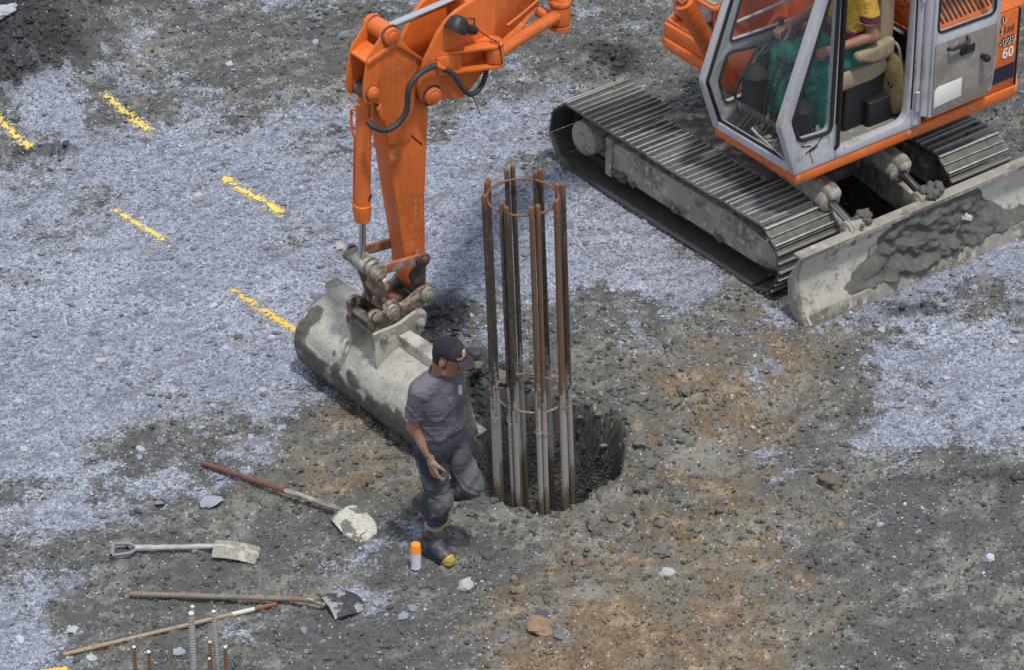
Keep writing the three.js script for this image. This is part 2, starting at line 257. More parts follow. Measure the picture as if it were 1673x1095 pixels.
// ---------------------------------------------------------------- loose stone and clods
function rockGeo(seed, detail = 0, flat = .6, rough = .3, angular = true) {
  let g = new THREE.IcosahedronGeometry(1, detail); const p = g.attributes.position, R = rnd(seed), o = R() * 50, cuts = [];
  for (let i = 0; i < (angular ? 5 : 2); i++) { const v = V3(R() - .5, R() - .5, R() - .5).normalize(); cuts.push([v, .55 + .35 * R()]); }
  const v = V3(0, 0, 0);
  for (let i = 0; i < p.count; i++) {
    v.fromBufferAttribute(p, i); v.multiplyScalar(1 + rough * n3(v.x * 1.6 + o, v.y * 1.6, v.z * 1.6) * 2);
    for (const [d, k] of cuts) { const t = v.dot(d); if (t > k) v.addScaledVector(d, k - t); }
    p.setXYZ(i, v.x, v.y * flat, v.z);
  }
  if (!angular) { // crumbly lump: fine knobs, smooth shading
    g.deleteAttribute('normal'); g.deleteAttribute('uv'); g = mergeVertices(g, 1e-4); const q = g.attributes.position; for (let i = 0; i < q.count; i++) { v.fromBufferAttribute(q, i); v.multiplyScalar(1 + .38 * n3(v.x * 3.5 + o, v.y * 3.5, v.z * 3.5) + .25 * n3(v.x * 7 + o, v.y * 7, v.z * 7)); q.setXYZ(i, v.x, v.y, v.z); }
    g.computeVertexNormals(); g = g.toNonIndexed(); boxUV(g); return g;
  }
  return fin(g, .35);
}
const stoneMat = std({ roughness: .92, map: texture(128, (u, v) => .72 + .5 * tfbm(u, v, 6, 5, 4), { metres: .12 }) });
const clodMat = std({ roughness: .97, map: texture(128, (u, v) => .6 + .8 * tfbm(u, v, 8, 9, 4), { metres: .15 }) });
{
  const R = rnd(77), dummy = new THREE.Object3D();
  const lots = { crushed_gravel: [], soil_clods: [] };
  const put = (lot, x, z, s, col, sink = .25, hh = null) => { (lots[lot]).push([x, z, s, col, sink, hh]); };
  for (let i = 0; i < 430000; i++) {
    const x = mix(-4.2, 4.2, R()), z = mix(-5.1, 3.9, R()), s = stoneAt(x, z), w = wetShadeAt(x, z), c = clayAt(x, z), t = R(), u = R(), k = R(), tone = R(), pick = R();
    const hr = holeR(x, z); if (hr < 1.03) continue;
    if (t < s * (1 - .85 * w) * .55 + .03 * (1 - w)) {
      const size = .0035 + .012 * Math.pow(u, 3.4) + (u > .99 ? .02 * k : 0), b = .18 + .17 * tone * tone + (tone > .965 ? .14 : 0), blue = .22 * (1 - k * .4);
      put('crushed_gravel', x, z, size, [b * (1 - blue * .5), b * (1 - blue * .12), b * (1 + blue)], .25);
    } else if (pick < (.20 + .25 * w + .10 * c) * (1 - .75 * smearAt(x, z)) && s < .35 + .4 * k) {
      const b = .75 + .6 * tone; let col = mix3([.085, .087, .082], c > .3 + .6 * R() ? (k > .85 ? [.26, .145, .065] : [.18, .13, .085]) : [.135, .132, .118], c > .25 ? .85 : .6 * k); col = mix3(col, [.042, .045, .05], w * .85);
      put('soil_clods', x, z, (.0026 + .0055 * u * u + (.006 + .012 * (hr < 2.6 ? 1 : .25)) * Math.pow(u, 12)) * (1 + .6 * w), col.map(q => q * b), .3);
    }
  }
  // broken soil in the sides of the dug hole
  for (let i = 0; i < 1500; i++) {
    const a = R() * 6.283, y = -R() * 1.25; let r = 1.3; const cx = Math.cos(a) * HOLE.rx, cz = Math.sin(a) * HOLE.rz;
    for (let k = 0; k < 24 && heightAt(HOLE.x + cx * r, HOLE.z + cz * r) > y; k++) r -= .025;
    const b = .6 + .7 * R(), s = .003 + .010 * Math.pow(R(), 3), cl = R() < .06 ? [.12, .08, .05] : [.045, .048, .047];
    put('soil_clods', HOLE.x + cx * (r + .01), HOLE.z + cz * (r + .01), s, cl.map(q => q * b), .3, y);
  }
  for (const [name, list] of Object.entries(lots)) {
    const isStone = name === 'crushed_gravel', kinds = 4, per = Array.from({ length: kinds }, () => []);
    list.forEach((e, i) => per[i % kinds].push(e));
    const grp = new THREE.Group(); grp.name = numbered(name); scene.add(grp);
    tag(grp, isStone ? 'loose crushed blue-grey stone scattered over the whole yard' : 'small clods of dark and orange soil strewn over the dug ground', isStone ? 'gravel' : 'soil', null, 'stuff');
    per.forEach((L, kind) => {
      const im = new THREE.InstancedMesh(rockGeo(100 + kind + (isStone ? 0 : 50), isStone ? 0 : 2, isStone ? .6 : .85, isStone ? .3 : .4, isStone), isStone ? stoneMat : clodMat, L.length);
      L.forEach(([x, z, s, col, sink, hh], i) => {
        dummy.position.set(x, hh ?? heightAt(x, z) + s * (.45 - sink), z); const tip = hh === null ? .9 : 6; dummy.rotation.set((R() - .5) * tip, R() * 6.28, (R() - .5) * tip);
        dummy.scale.set(s * (.75 + .6 * R()), s * (.7 + .5 * R()), s * (.75 + .6 * R())); dummy.updateMatrix(); im.setMatrixAt(i, dummy.matrix); im.setColorAt(i, new THREE.Color().setRGB(...col));
      });
      im.name = isStone ? 'stones' : 'clods'; im.castShadow = im.receiveShadow = true; im.userData.kind = 'stuff'; grp.add(im);
    });
  }
}
stage('stones');

// ---------------------------------------------------------------- excavator (local axes: x along the tracks towards the blade, y up, z towards the front of the house)
const A0 = -.445, B0 = 2.71;
const L = (a, b, h) => V3(a - A0, h, B0 - b);
const hitPlane = (px, py, p0, n) => { const d = pixelDir(px, py), t = p0.clone().sub(camera.position).dot(n) / d.dot(n); return camera.position.clone().addScaledVector(d, t); };
const toL = P => L(P.dot(E1), P.dot(E2), P.y);
const PA = (px, py, a) => toL(hitPlane(px, py, E1.clone().multiplyScalar(a), E1));
const PB = (px, py, b) => toL(hitPlane(px, py, E2.clone().multiplyScalar(b), E2));
// profile in (b,h) run along a ; profile in (a,h) run along b ; plan in (a,b) run up
const alongA = (pts, a0, a1, bevel = .006, holes = [], crease = .5) => fin(xf(extr(pts, a1 - a0, bevel, holes), new THREE.Matrix4().set(0, 0, 1, a0 - A0, 0, 1, 0, 0, -1, 0, 0, B0, 0, 0, 0, 1)), crease);
const alongB = (pts, b0, b1, bevel = .006, holes = [], crease = .5) => fin(extr(pts, b1 - b0, bevel, holes).translate(-A0, 0, B0 - b1), crease);
const alongH = (pts, h0, h1, bevel = .006, holes = [], crease = .5) => fin(xf(extr(pts, h1 - h0, bevel, holes), new THREE.Matrix4().set(1, 0, 0, -A0, 0, 0, 1, h0, 0, -1, 0, B0, 0, 0, 0, 1)), crease);
const box = (a0, a1, b0, b1, h0, h1, r = .008) => { const g = new RoundedBoxGeometry(a1 - a0, h1 - h0, b1 - b0, 2, Math.min(r, .49 * Math.min(a1 - a0, h1 - h0, b1 - b0))); const c = L((a0 + a1) / 2, (b0 + b1) / 2, (h0 + h1) / 2); return fin(g.translate(c.x, c.y, c.z), 0); };
const pinA = (b, h, a0, a1, r, seg = 18) => cyl(L(a0, b, h), L(a1, b, h), r, r, seg);
const greaseRing = (b, h, a, r, out = 1) => turned([[0, -.004], [r * 1.22, -.004], [r * 1.2, .001], [0, .001]], L(a, b, h), V3(out, 0, 0), 22);
const boss = (b, h, a, r, out = 1) => turned([[0, -.012], [r, -.012], [r, .012], [r * .86, .018], [r * .62, .018], [r * .58, .026], [r * .5, .028], [0, .028]], L(a, b, h), V3(out, 0, 0), 22);

const digger = thing('excavator', 'orange tracked excavator with grey cab, offset boom and wide ditching bucket', 'excavator');
digger.position.copy(E1.clone().multiplyScalar(A0).addScaledVector(E2, B0)); digger.rotation.y = -YAW;

M.caked = std({ roughness: .97, map: texture(256, (u, v) => { const k = .55 + .9 * tfbm(u, v, 12, 61, 5); return [.105 * k, .103 * k, .094 * k]; }, { metres: .5 }) });
// ---- tracks
{
  const RT = .252, CA = [-1.42, .53], CH = .266, per = 2 * (CA[1] - CA[0]) + 2 * Math.PI * RT, NS = 31, pitch = per / NS;
  const prof = [[-.0712, -.006], [.0712, -.006], [.0712, .008], [.061, .011], [.0585, .030], [.0495, .030], [.047, .011], [.006, .011], [.004, .027], [-.004, .027], [-.006, .011], [-.047, .011], [-.0495, .030], [-.0585, .030], [-.061, .011], [-.0712, .008]];
  const shoeGeo = seed => {
    const R = rnd(seed), raw = extr(prof.map(([x, y]) => [x * 1.232, y]), .56, .0015).translate(0, 0, -.28);
    const link = new THREE.BoxGeometry(.16, .06, .035), parts = [fin(raw, .4), fin(link.clone().translate(0, -.036, -.06), .4), fin(link.clone().translate(0, -.036, .06), .4)];
    const g = mergeGeometries(parts), p = g.attributes.position, c = new Float32Array(p.count * 3);
    for (let i = 0; i < p.count; i++) {
      const y = p.getY(i), z = p.getZ(i), k = sst(.0225, .0285, y) * (.8 + .9 * n3(z * 5, seed * 3.3 + p.getX(i) * 20, 2)), m = .85 + .9 * n3(z * 7, p.getX(i) * 20, seed * 2.7);
      const col = mix3([.145 * m, .135 * m, .115 * m], [.40, .41, .42], Math.min(1, Math.max(0, k)));
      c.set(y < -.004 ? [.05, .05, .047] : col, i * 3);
    }
    g.setAttribute('color', new THREE.BufferAttribute(c, 3)); return g;
  };
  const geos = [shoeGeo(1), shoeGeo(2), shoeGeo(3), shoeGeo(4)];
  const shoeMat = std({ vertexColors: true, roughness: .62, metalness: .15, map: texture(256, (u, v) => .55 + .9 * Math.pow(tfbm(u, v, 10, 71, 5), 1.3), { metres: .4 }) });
  for (const [b0, out] of [[1.64, 1], [3.22, -1]]) {
    const tr = new THREE.Group(); tr.name = 'track'; digger.add(tr); const bc = b0 + .28;
    for (let i = 0; i < NS; i++) {
      let s = i * pitch, x, y, ang; const run = CA[1] - CA[0], half = Math.PI * RT;
      if (s < run) { x = CA[0] + s; y = CH + RT - .012 * Math.sin(Math.PI * s / run); ang = 0; }
      else if (s < run + half) { const t = (s - run) / RT; x = CA[1] + RT * Math.sin(t); y = CH + RT * Math.cos(t); ang = -t; }
      else if (s < 2 * run + half) { x = CA[1] - (s - run - half); y = CH - RT; ang = -Math.PI; }
      else { const t = (s - 2 * run - half) / RT; x = CA[0] - RT * Math.sin(t); y = CH - RT * Math.cos(t); ang = -Math.PI - t; }
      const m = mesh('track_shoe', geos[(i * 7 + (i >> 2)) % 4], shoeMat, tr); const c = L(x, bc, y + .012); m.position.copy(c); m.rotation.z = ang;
    }
    const O = out, e = q => bc - O * q; // e(q): q metres outwards from the centre of the track
    const bb = (q0, q1) => [Math.min(e(q0), e(q1)), Math.max(e(q0), e(q1))];
    mesh('track_frame', [alongB(roundPoly([[-1.12, .17], [-1.12, .38], [-1.0, .40], [.30, .41], [.60, .37], [.74, .27], [.70, .19], [.5, .15], [-.9, .15]], .05), ...bb(.1, .2), .012), alongB([[-1.0, .2], [-1.0, .42], [.3, .43], [.45, .36], [.45, .2]], ...bb(-.2, .1), .02), box(-1.13, -1.06, ...bb(-.12, .22), .12, .42)], M.dusty, tr);
    const ax = V3(0, 0, O);
    mesh('final_drive', [turned([[0, -.3], [.15, -.3], [.15, -.06], [.135, -.05], [.13, .1], [.112, .115], [.06, .12], [.055, .128], [0, .128]], L(-1.36, e(.13), .305), ax, 30), turned([[0, -.04], [.205, -.04], [.205, .04], [0, .04]], L(-1.40, e(0), .266), ax, 30)], M.dusty, tr);
    mesh('idler_wheel', turned([[0, -.06], [.19, -.06], [.195, -.03], [.215, -.025], [.215, .025], [.195, .03], [.19, .06], [.06, .065], [.055, .1], [0, .1]], L(.53, e(0), .266), ax, 30), M.dusty, tr);
    for (let i = 0; i < 5; i++) mesh('roller', turned([[0, -.11], [.06, -.11], [.062, -.09], [.045, -.07], [.045, .07], [.062, .09], [.06, .11], [0, .11]], L(-.98 + i * .31, e(.0), .125), ax, 16), M.mudSteel, tr);
    { // soil left lying on the shoes
      const gs = [], R = rnd(O > 0 ? 5 : 6); for (let i = 0; i < 110; i++) { const s = .006 + .018 * Math.pow(R(), 3), a = mix(CA[0] - .05, CA[1] + .05, R()), c = L(a, bc + (R() - .5) * .52, CH + RT + .022 - .012 * Math.sin(Math.PI * (a - CA[0]) / (CA[1] - CA[0])) + s * .2); gs.push(rockGeo(500 + i % 12, 1, .6, .3, false).scale(s * 1.4, s, s * 1.2).translate(c.x, c.y, c.z)); }
      mesh('loose_soil', gs, M.caked, tr).userData.kind = 'stuff';
    }
    if (O > 0) { const gs = []; for (const [a, s] of [[-.95, .05], [-.82, .03], [-.35, .035], [.1, .04], [-1.02, .035]]) { const g = rockGeo(900 + Math.round(a * 100), 2, .7, .3, false).scale(s, s, s); const c = L(a, e(.2), .17); gs.push(g.translate(c.x, c.y, c.z)); } mesh('caked_mud', gs, M.caked, tr).userData.kind = 'stuff'; }
  }
}
// ---- undercarriage, dozer blade
mesh('undercarriage_frame', [box(-.95, .2, 2.05, 3.36, .30, .56, .03), alongH(arc(A0, B0, .46, 0, 345, 23), .56, .80, .01)], M.mudSteel, digger);
{
  const blade = new THREE.Group(); blade.name = 'dozer_blade'; digger.add(blade);
  const front = t => [1.135 - .35 * t * (1 - t) - .075 * t, .50 * t + .004]; const pf = [], pb = [];
  for (let i = 0; i <= 12; i++) { const [a, h] = front(i / 12); pf.push([a, h]); pb.unshift([a - .022 - .03 * Math.sin(Math.PI * i / 12), h]); }
  mesh('mouldboard', alongB([...pf, ...pb], 1.64, 3.78, .003, [], .4), M.bladeSteel = (() => {
    const t = painted(hex3('#b2aea4'), hex3('#8d887d'), hex3('#6b675f'), { seed: 41, dirtAt: .58, chipAt: .75, rough: .8, soft: .12 }); return t; })(), blade);
  for (const b of [1.6, 3.78]) mesh('end_plate', alongB(roundPoly([...pf.map(([a, h]) => [a + .004, h]), [1.045, .505], [.93, .30], [.95, .10], [1.06, .0]], .01, 1), b, b + .04, .006), M.dusty, blade);
  mesh('top_edge', alongB([[1.055, .495], [1.075, .495], [1.075, .522], [.985, .522], [.985, .495]], 1.6, 3.82, .005), M.dusty, blade);
  mesh('cutting_edge', alongB([[1.115, .0], [1.150, -.004], [1.122, .085], [1.105, .085]], 1.66, 3.76, .003), M.dusty, blade);
  // caked mud on the face: a lumpy sheet with its own edge
  const NB = 190, NT = 44, pos = [], idx = [];
  const thick = (b, t) => {
    const e = b - 1.62, n = fbm(b * 3.2, t * 2.4, 4, 51), ridge = .12 + .9 * sst(.25, .95, e) - .75 * sst(1.55, 1.95, e) + .45 * n;
    const top = Math.min(.97, Math.max(.10 + .12 * n, ridge)); return sst(-.06, .22, top - t) * (.010 + .075 * sst(.3, .9, e) * (1 - .6 * sst(1.4, 2, e)) * (1 - t * .5)) * (1 + 1.5 * fbm(b * 8, t * 5, 5, 53)) * sst(0, .07, t - (.10 + .03 * n)) - .0035;
  };
  for (let j = 0; j <= NT; j++) for (let i = 0; i <= NB; i++) { const b = mix(1.66, 3.76, i / NB), t = j / NT, [a, h] = front(t); const p = L(a + thick(b, t), b, h + .004 * n3(b * 30, t * 20)); pos.push(p.x, p.y, p.z); }
  for (let j = 0; j < NT; j++) for (let i = 0; i < NB; i++) { const a = j * (NB + 1) + i; idx.push(a, a + 1, a + NB + 1, a + 1, a + NB + 2, a + NB + 1); }
  const g = new THREE.BufferGeometry(); g.setAttribute('position', new THREE.Float32BufferAttribute(pos, 3)); g.setIndex(idx); g.computeVertexNormals();
  const gg = g.toNonIndexed(); boxUV(gg);
  
  mesh('caked_mud', gg, M.caked, blade).userData.kind = 'stuff';
  for (const b of [2.32, 2.98]) mesh('push_arm', alongB(roundPoly([[.0, .26], [.0, .44], [.85, .36], [1.02, .34], [1.02, .12], [.85, .14]], .03), b - .06, b + .06, .01), M.dusty, blade);
}
for (const b of [2.2, 2.84]) {
  const c = new THREE.Group(); c.name = 'blade_cylinder'; digger.add(c); const p = L(.02, b + .03, .60), q = L(.70, b - .015, .565), r = L(.97, b - .035, .50), d = q.clone().sub(p).normalize();
  mesh('barrel', [turned([[0, 0], [.075, 0], [.078, .02], [.078, .60], [.086, .605], [.086, .665], [.06, .685], [0, .685]], p, d, 24), alongB(roundPoly([[.3, .60], [.68, .585], [.74, .60], [.74, .655], [.68, .69], [.3, .70]], .04), b - .06, b + .05, .03)], M.dusty, c);
  mesh('rod', cyl(q, r, .03), M.darkChrome, c);
  mesh('rod_eye', [turned([[0, -.055], [.058, -.055], [.062, -.04], [.062, .04], [.058, .055], [0, .055]], r, V3(0, 0, 1), 22), turned([[0, -.10], [.034, -.10], [.034, .10], [0, .10]], r, V3(0, 0, 1), 16)], M.dusty, c);
  for (const s of [-.075, .075]) mesh('bracket', alongB(roundPoly([[1.05, .42], [.92, .42], [.90, .5], [.93, .57], [1.0, .565], [1.05, .50]], .03), b - .035 + s - .012, b - .035 + s + .012, .004), M.dusty, c);
  const gs = []; const R = rnd(Math.round(b * 100)); for (let i = 0; i < (b > 2.5 ? 16 : 9); i++) { const s = .018 + .03 * R(); gs.push(rockGeo(700 + i, 1, .8, .3, false).scale(s, s, s).translate(r.x + .02 + (R() - .5) * .12, r.y + .045 + .03 * R(), r.z - .03 + (R() - .5) * .14)); }
  mesh('caked_mud', gs, M.caked, c).userData.kind = 'stuff';
}
// ---- house: deck, engine cover, right-hand box
{
  const plan = roundPoly([[.70, 1.855], [.70, 3.895, .04], [.5, 4.06, .2], [-.445, 4.2, .4], [-1.35, 4.0, .3], [-1.58, 3.5, .2], [-1.58, 2.62, .1], [-1.36, 2.385, .08], [-.80, 2.36, .02], [-.24, 2.34, .03], [-.165, 2.25, .02], [-.155, 1.868, .01]], .02);
  mesh('deck_skirt', alongH(plan, .815, .893, .012), M.orange, digger);
  const hood = roundPoly([[.682, 3.03, .02], [.682, 3.875, .04], [.48, 4.04, .2], [-.445, 4.18, .4], [-1.33, 3.98, .3], [-1.55, 3.5, .2], [-1.55, 3.03, .02]], .03, 6);
  const hg = new THREE.Group(); hg.name = 'engine_cover'; digger.add(hg);
  mesh('side_cover', alongH(hood, .897, 1.50, .01), M.orange, hg);
  // sloped shoulder and flat top with louvre slots
  const top = alongB(roundPoly([[.676, 1.502], [.676, 1.515], [.36, 1.79], [-1.2, 1.79], [-1.53, 1.502]], .03), 3.05, 4.0, .02); mesh('hood', top, M.orange, hg);
  const up = V3(.66, .75, 0).normalize();
  for (let i = 0; i < 18; i++) { const b = 3.16 + i * .042; const gg = new RoundedBoxGeometry(.17, .012, .017, 1, .004); gg.rotateZ(-.716); const c = L(.56, b, 1.622); mesh('louvre_slot', fin(gg.translate(c.x, c.y, c.z), 0), M.black, hg); }
  for (let i = 0; i < 8; i++) for (let k = 0; k < 3; k++) { const gg = new RoundedBoxGeometry(.02, .012, .05, 1, .004); gg.rotateZ(-.716); const c = L(.455 - k * .035, 3.2 + i * .075 + k * .02, 1.712 + k * .031); mesh('grille_slot', fin(gg.translate(c.x, c.y, c.z), 0), M.black, hg); }
  mesh('seam', box(.676, .690, 3.862, 3.874, .90, 1.50, .003), M.black, hg);
  // navy stripe and lettering on the side
  mesh('stripe', box(.679, .686, 3.05, 3.85, .965, 1.085, .002), std({ color: lin(.012, .013, .03), roughness: .45 }), hg);
  const cv = document.createElement('canvas'); cv.width = 512; cv.height = 512; const x = cv.getContext('2d'); x.clearRect(0, 0, 512, 512);
  const word = (s, px, py, font, fill, shadow) => { x.font = font; x.textAlign = 'right'; if (shadow) { x.fillStyle = '#f2efe8'; x.fillText(s, px + 9, py + 6); } x.fillStyle = fill; x.fillText(s, px, py); };
  word('D', 350, 92, 'bold 96px sans-serif', '#17151a', true); word('S', 312, 190, 'bold 84px sans-serif', '#17151a', true); word('Ltd.', 488, 196, 'italic bold 84px serif', '#17151a', false);
  word('-009', 492, 320, 'bold 112px sans-serif', '#17151a', true); word('60', 486, 455, 'bold 140px sans-serif', '#f2efe8', false);
  const ct = new THREE.CanvasTexture(cv); ct.colorSpace = THREE.SRGBColorSpace;
  const pg = new THREE.PlaneGeometry(.36, .40); pg.rotateY(Math.PI / 2); const pc = L(.6875, 3.67, 1.30); pg.translate(pc.x, pc.y, pc.z);
  mesh('lettering', pg, std({ map: ct, transparent: true, alphaTest: .5, roughness: .5 }), hg);
  // right-hand tool box with the work lamp
  const tb = new THREE.Group(); tb.name = 'tool_box'; digger.add(tb);
  mesh('box_body', [alongA(roundPoly([[2.40, .897], [2.40, 1.0], [2.52, 1.03], [2.52, 1.04], [3.0, 1.04], [3.0, .897]], .01), -1.36, -.80, .01), alongB(roundPoly([[-1.35, 1.0], [-1.35, 1.03], [-.84, 1.03], [-.84, 1.0]], .01), 2.42, 3.0, .01)], M.orange, tb);
  mesh('lamp_housing', [box(-1.30, -1.27, 2.44, 2.9, 1.03, 1.30), box(-.87, -.84, 2.44, 2.9, 1.03, 1.30), box(-1.27, -.87, 2.44, 2.9, 1.27, 1.30), box(-1.27, -.87, 2.60, 2.9, 1.03, 1.27), box(-1.27, -1.0, 2.425, 2.44, 1.10, 1.125), box(-1.27, -1.0, 2.425, 2.44, 1.185, 1.205)], M.orange, tb);
  mesh('lamp_lens', turned([[0, 0], [.085, 0], [.088, .02], [.08, .045], [.05, .065], [0, .072]], L(-1.09, 2.59, 1.15), V3(0, 0, 1), 24), M.lens, tb);
  mesh('box_lid', box(-1.24, -.90, 2.47, 2.88, 1.303, 1.31, .004), M.dusty, tb);
  mesh('tread_plate', box(-1.25, -.86, 2.54, 3.0, 1.042, 1.052, .003), M.dusty, tb);
  mesh('rear_housing', box(-1.5, -.75, 3.0, 3.12, .897, 1.62, .03), M.orange, tb);
}
// boom foot brackets and boom cylinder
{
  const bf = new THREE.Group(); bf.name = 'boom_foot'; digger.add(bf);
  for (const a of [-.74, -.27]) mesh('bracket', alongA(roundPoly([[2.30, .897], [2.32, 1.10], [2.38, 1.42], [2.46, 1.52], [2.58, 1.45], [2.85, .897]], .06), a, a + .04, .008), M.orange, bf);
  mesh('cross_plate', alongA(roundPoly([[2.3, .897], [2.4, 1.25], [2.46, 1.25], [2.85, .897]], .03), -.70, -.27, .006), M.orange, bf);
  const bc = new THREE.Group(); bc.name = 'boom_cylinder'; digger.add(bc); const p = PA(1174, 104, -.5), q = PA(1116, 2, -.5), d = q.clone().sub(p).normalize(), LB = q.distanceTo(p);
  mesh('barrel', turned([[0, -.25], [.05, -.25], [.066, -.2], [.066, LB * .62], [.070, LB * .625], [.070, LB - .07], [.074, LB - .065], [.074, LB], [.05, LB + .002], [.05, LB - .01], [.034, LB - .01], [0, LB - .01]], p, d, 28), M.orange, bc);
  mesh('rod', cyl(q, q.clone().addScaledVector(d, .95), .034), M.chrome, bc);
}
// ---- cab
{
  const cab = new THREE.Group(); cab.name = 'cab'; digger.add(cab);
  const outer = roundPoly([[1.84, .893, .01], [1.695, 1.300, .03], [2.07, 2.33, .1], [2.22, 2.60, .1], [2.98, 2.60, .06], [2.98, .893, .01]], .02);
  const quarter = roundPoly([[1.80, 1.325, .02], [1.862, 1.15, .05], [2.148, 1.125, .06], [2.166, 2.40, .05], [2.13, 2.28, .05]].map(p => p), .03);
  const doorway = roundPoly([[2.232, .965, .03], [2.84, .965, .09], [2.872, 2.42, .08], [2.25, 2.42, .06]], .05);
  mesh('side_panel', alongA(outer, .635, .70, .014, [quarter, doorway]), M.cabGrey, cab);
  // far side with an upper and a lower window
  const up = roundPoly([[1.92, 1.535], [2.86, 1.50], [2.86, 2.42], [2.25, 2.42], [2.12, 2.16]], .05), low = roundPoly([[1.84, 1.27, .03], [1.90, 1.07], [2.19, 1.07], [2.20, 1.42], [1.91, 1.46]], .05);
  mesh('side_panel', alongA(outer, -.155, -.10, .014, [up, low]), M.cabGrey, cab);
  mesh('sill', box(-.10, .635, 1.835, 1.90, .893, .955, .012), M.cabGrey, cab); mesh('header', box(-.10, .635, 2.06, 2.12, 2.36, 2.50, .02), M.cabGrey, cab);
  mesh('rear_panel', [box(-.10, .635, 2.93, 2.975, .893, 1.55, .01), box(-.10, -.02, 2.93, 2.975, 1.55, 2.55, .01), box(.56, .635, 2.93, 2.975, 1.55, 2.55, .01)], M.black, cab);
  mesh('roof', alongH(roundPoly([[-.15, 2.14], [.695, 2.14], [.695, 2.98], [-.15, 2.98]], .06), 2.575, 2.66, .025), M.cabGrey, cab);
  mesh('floor', box(-.10, .635, 1.90, 2.93, .895, .925, .004), M.cabFloor, cab);
  // panes with black rubber edges
  const pane = (p, q, r, s, n) => { const g = new THREE.BufferGeometry().setFromPoints([p, q, r, p, r, s]); g.computeVertexNormals(); g.setAttribute('uv', new THREE.Float32BufferAttribute([0, 0, 1, 0, 1, 1, 0, 0, 1, 1, 0, 1], 2)); const f = mesh(n, g, M.glass, cab); return f; };
  const edge = (pts, r = .012) => { const gs = []; for (let i = 0; i < pts.length; i++) gs.push(cyl(pts[i], pts[(i + 1) % pts.length], r, r, 8)); mesh('window_rubber', gs, M.rubber, cab); };
  const f0 = [L(-.10, 1.86, .955), L(.635, 1.86, .955), L(.635, 1.735, 1.30), L(-.10, 1.735, 1.30)], f1 = [L(-.10, 1.735, 1.305), L(.635, 1.735, 1.305), L(.635, 2.10, 2.33), L(-.10, 2.10, 2.33)];
  pane(...f0, 'windscreen'); pane(...f1, 'windscreen'); edge([f0[0], f0[1], f0[2], f1[2], f1[3], f0[3]], .014);
  const qs = quarter.filter((_, i) => i % 5 === 2).map(([b, h]) => L(.68, b, h)); pane(qs[0], qs[1], qs[2], qs[3], 'quarter_window'); { const g = new THREE.BufferGeometry().setFromPoints([qs[0], qs[3], qs[4]]); g.computeVertexNormals(); g.setAttribute('uv', new THREE.Float32BufferAttribute([0, 0, 1, 0, 1, 1], 2)); mesh('quarter_window', g, M.glass, cab); }
  { const gs = []; const q = quarter.map(([b, h]) => L(.698, b, h)); for (let i = 0; i < q.length; i++) if (q[i].distanceTo(q[(i + 1) % q.length]) > 1e-4) gs.push(cyl(q[i], q[(i + 1) % q.length], .014, .014, 8)); mesh('window_rubber', gs, M.rubber, cab); }
  for (const w of [up, low]) { const gs = []; const q = w.map(([b, h]) => L(-.098, b, h)); for (let i = 0; i < q.length; i++) if (q[i].distanceTo(q[(i + 1) % q.length]) > 1e-4) gs.push(cyl(q[i], q[(i + 1) % q.length], .010, .010, 8)); mesh('window_rubber', gs, M.rubber, cab); }
  mesh('door_seal', box(.66, .706, 2.182, 2.214, 1.17, 2.50, .006), M.rubber, cab);
  mesh('door_seal', [box(.64, .705, 2.866, 2.885, 1.05, 2.40, .006)], M.rubber, cab);
  mesh('grab_rail', pipe([L(.702, 2.19, .985), L(.725, 2.19, 1.0), L(.725, 2.192, 1.2), L(.725, 2.198, 2.2), L(.70, 2.20, 2.25)], .013, 30, 8, .1), M.black, cab);
  mesh('window_bar', cyl(L(-.115, 1.99, 1.66), L(-.115, 2.86, 1.70), .011), M.cabGrey, cab);
  mesh('rear_pillar', [cyl(L(.70, 2.905, .93), L(.70, 2.905, 2.5), .028, .028, 16), cyl(L(.735, 2.955, 1.0), L(.735, 2.955, 2.5), .034, .034, 16)], M.cabGrey, cab);
  for (const h of [1.12, 1.95]) mesh('hinge', [cyl(L(.735, 2.895, h - .07), L(.735, 2.895, h + .07), .016, .016, 12), box(.70, .735, 2.88, 2.91, h - .06, h + .06, .004)], M.cabGrey, cab);
  mesh('wiper', [cyl(L(.35, 1.80, 1.08), L(.60, 1.846, .962), .005, .005, 8), cyl(L(.30, 1.795, 1.10), L(.42, 1.822, 1.02), .009, .009, 8)], M.cabGrey, cab);
  { // scrawled mark on the lower side panel
    const cv = document.createElement('canvas'); cv.width = 128; cv.height = 128; const x = cv.getContext('2d'); x.clearRect(0, 0, 128, 128); x.strokeStyle = '#1a1a1c'; x.lineWidth = 5; x.beginPath(); x.moveTo(4, 10); x.bezierCurveTo(30, 36, 44, 20, 60, 34); x.moveTo(30, 62); x.lineTo(70, 44); x.lineTo(62, 60); x.lineTo(86, 40); x.lineTo(80, 56); x.lineTo(124, 8); x.moveTo(38, 58); x.lineTo(100, 46); x.stroke(); x.strokeStyle = '#8a7c4e'; x.beginPath(); x.moveTo(54, 60); x.lineTo(80, 124); x.stroke();
    const t = new THREE.CanvasTexture(cv); t.colorSpace = THREE.SRGBColorSpace; const g = new THREE.PlaneGeometry(.2, .2); g.rotateY(Math.PI / 2); const c = L(.7025, 1.975, 1.03); g.translate(c.x, c.y, c.z); mesh('scrawl', g, std({ map: t, transparent: true, alphaTest: .4, roughness: .6 }), cab);
  }
  // rear screen
  { const gs = []; for (let i = 0; i < 15; i++) { const k = i * .07; gs.push(cyl(L(-.02, 2.94, 1.55 + k), L(.56, 2.94, 1.25 + k + .3 + .2), .003, .003, 5), cyl(L(.56, 2.94, 1.55 + k), L(-.02, 2.94, 1.75 + k), .003, .003, 5)); } mesh('rear_screen', gs, M.black, cab); }
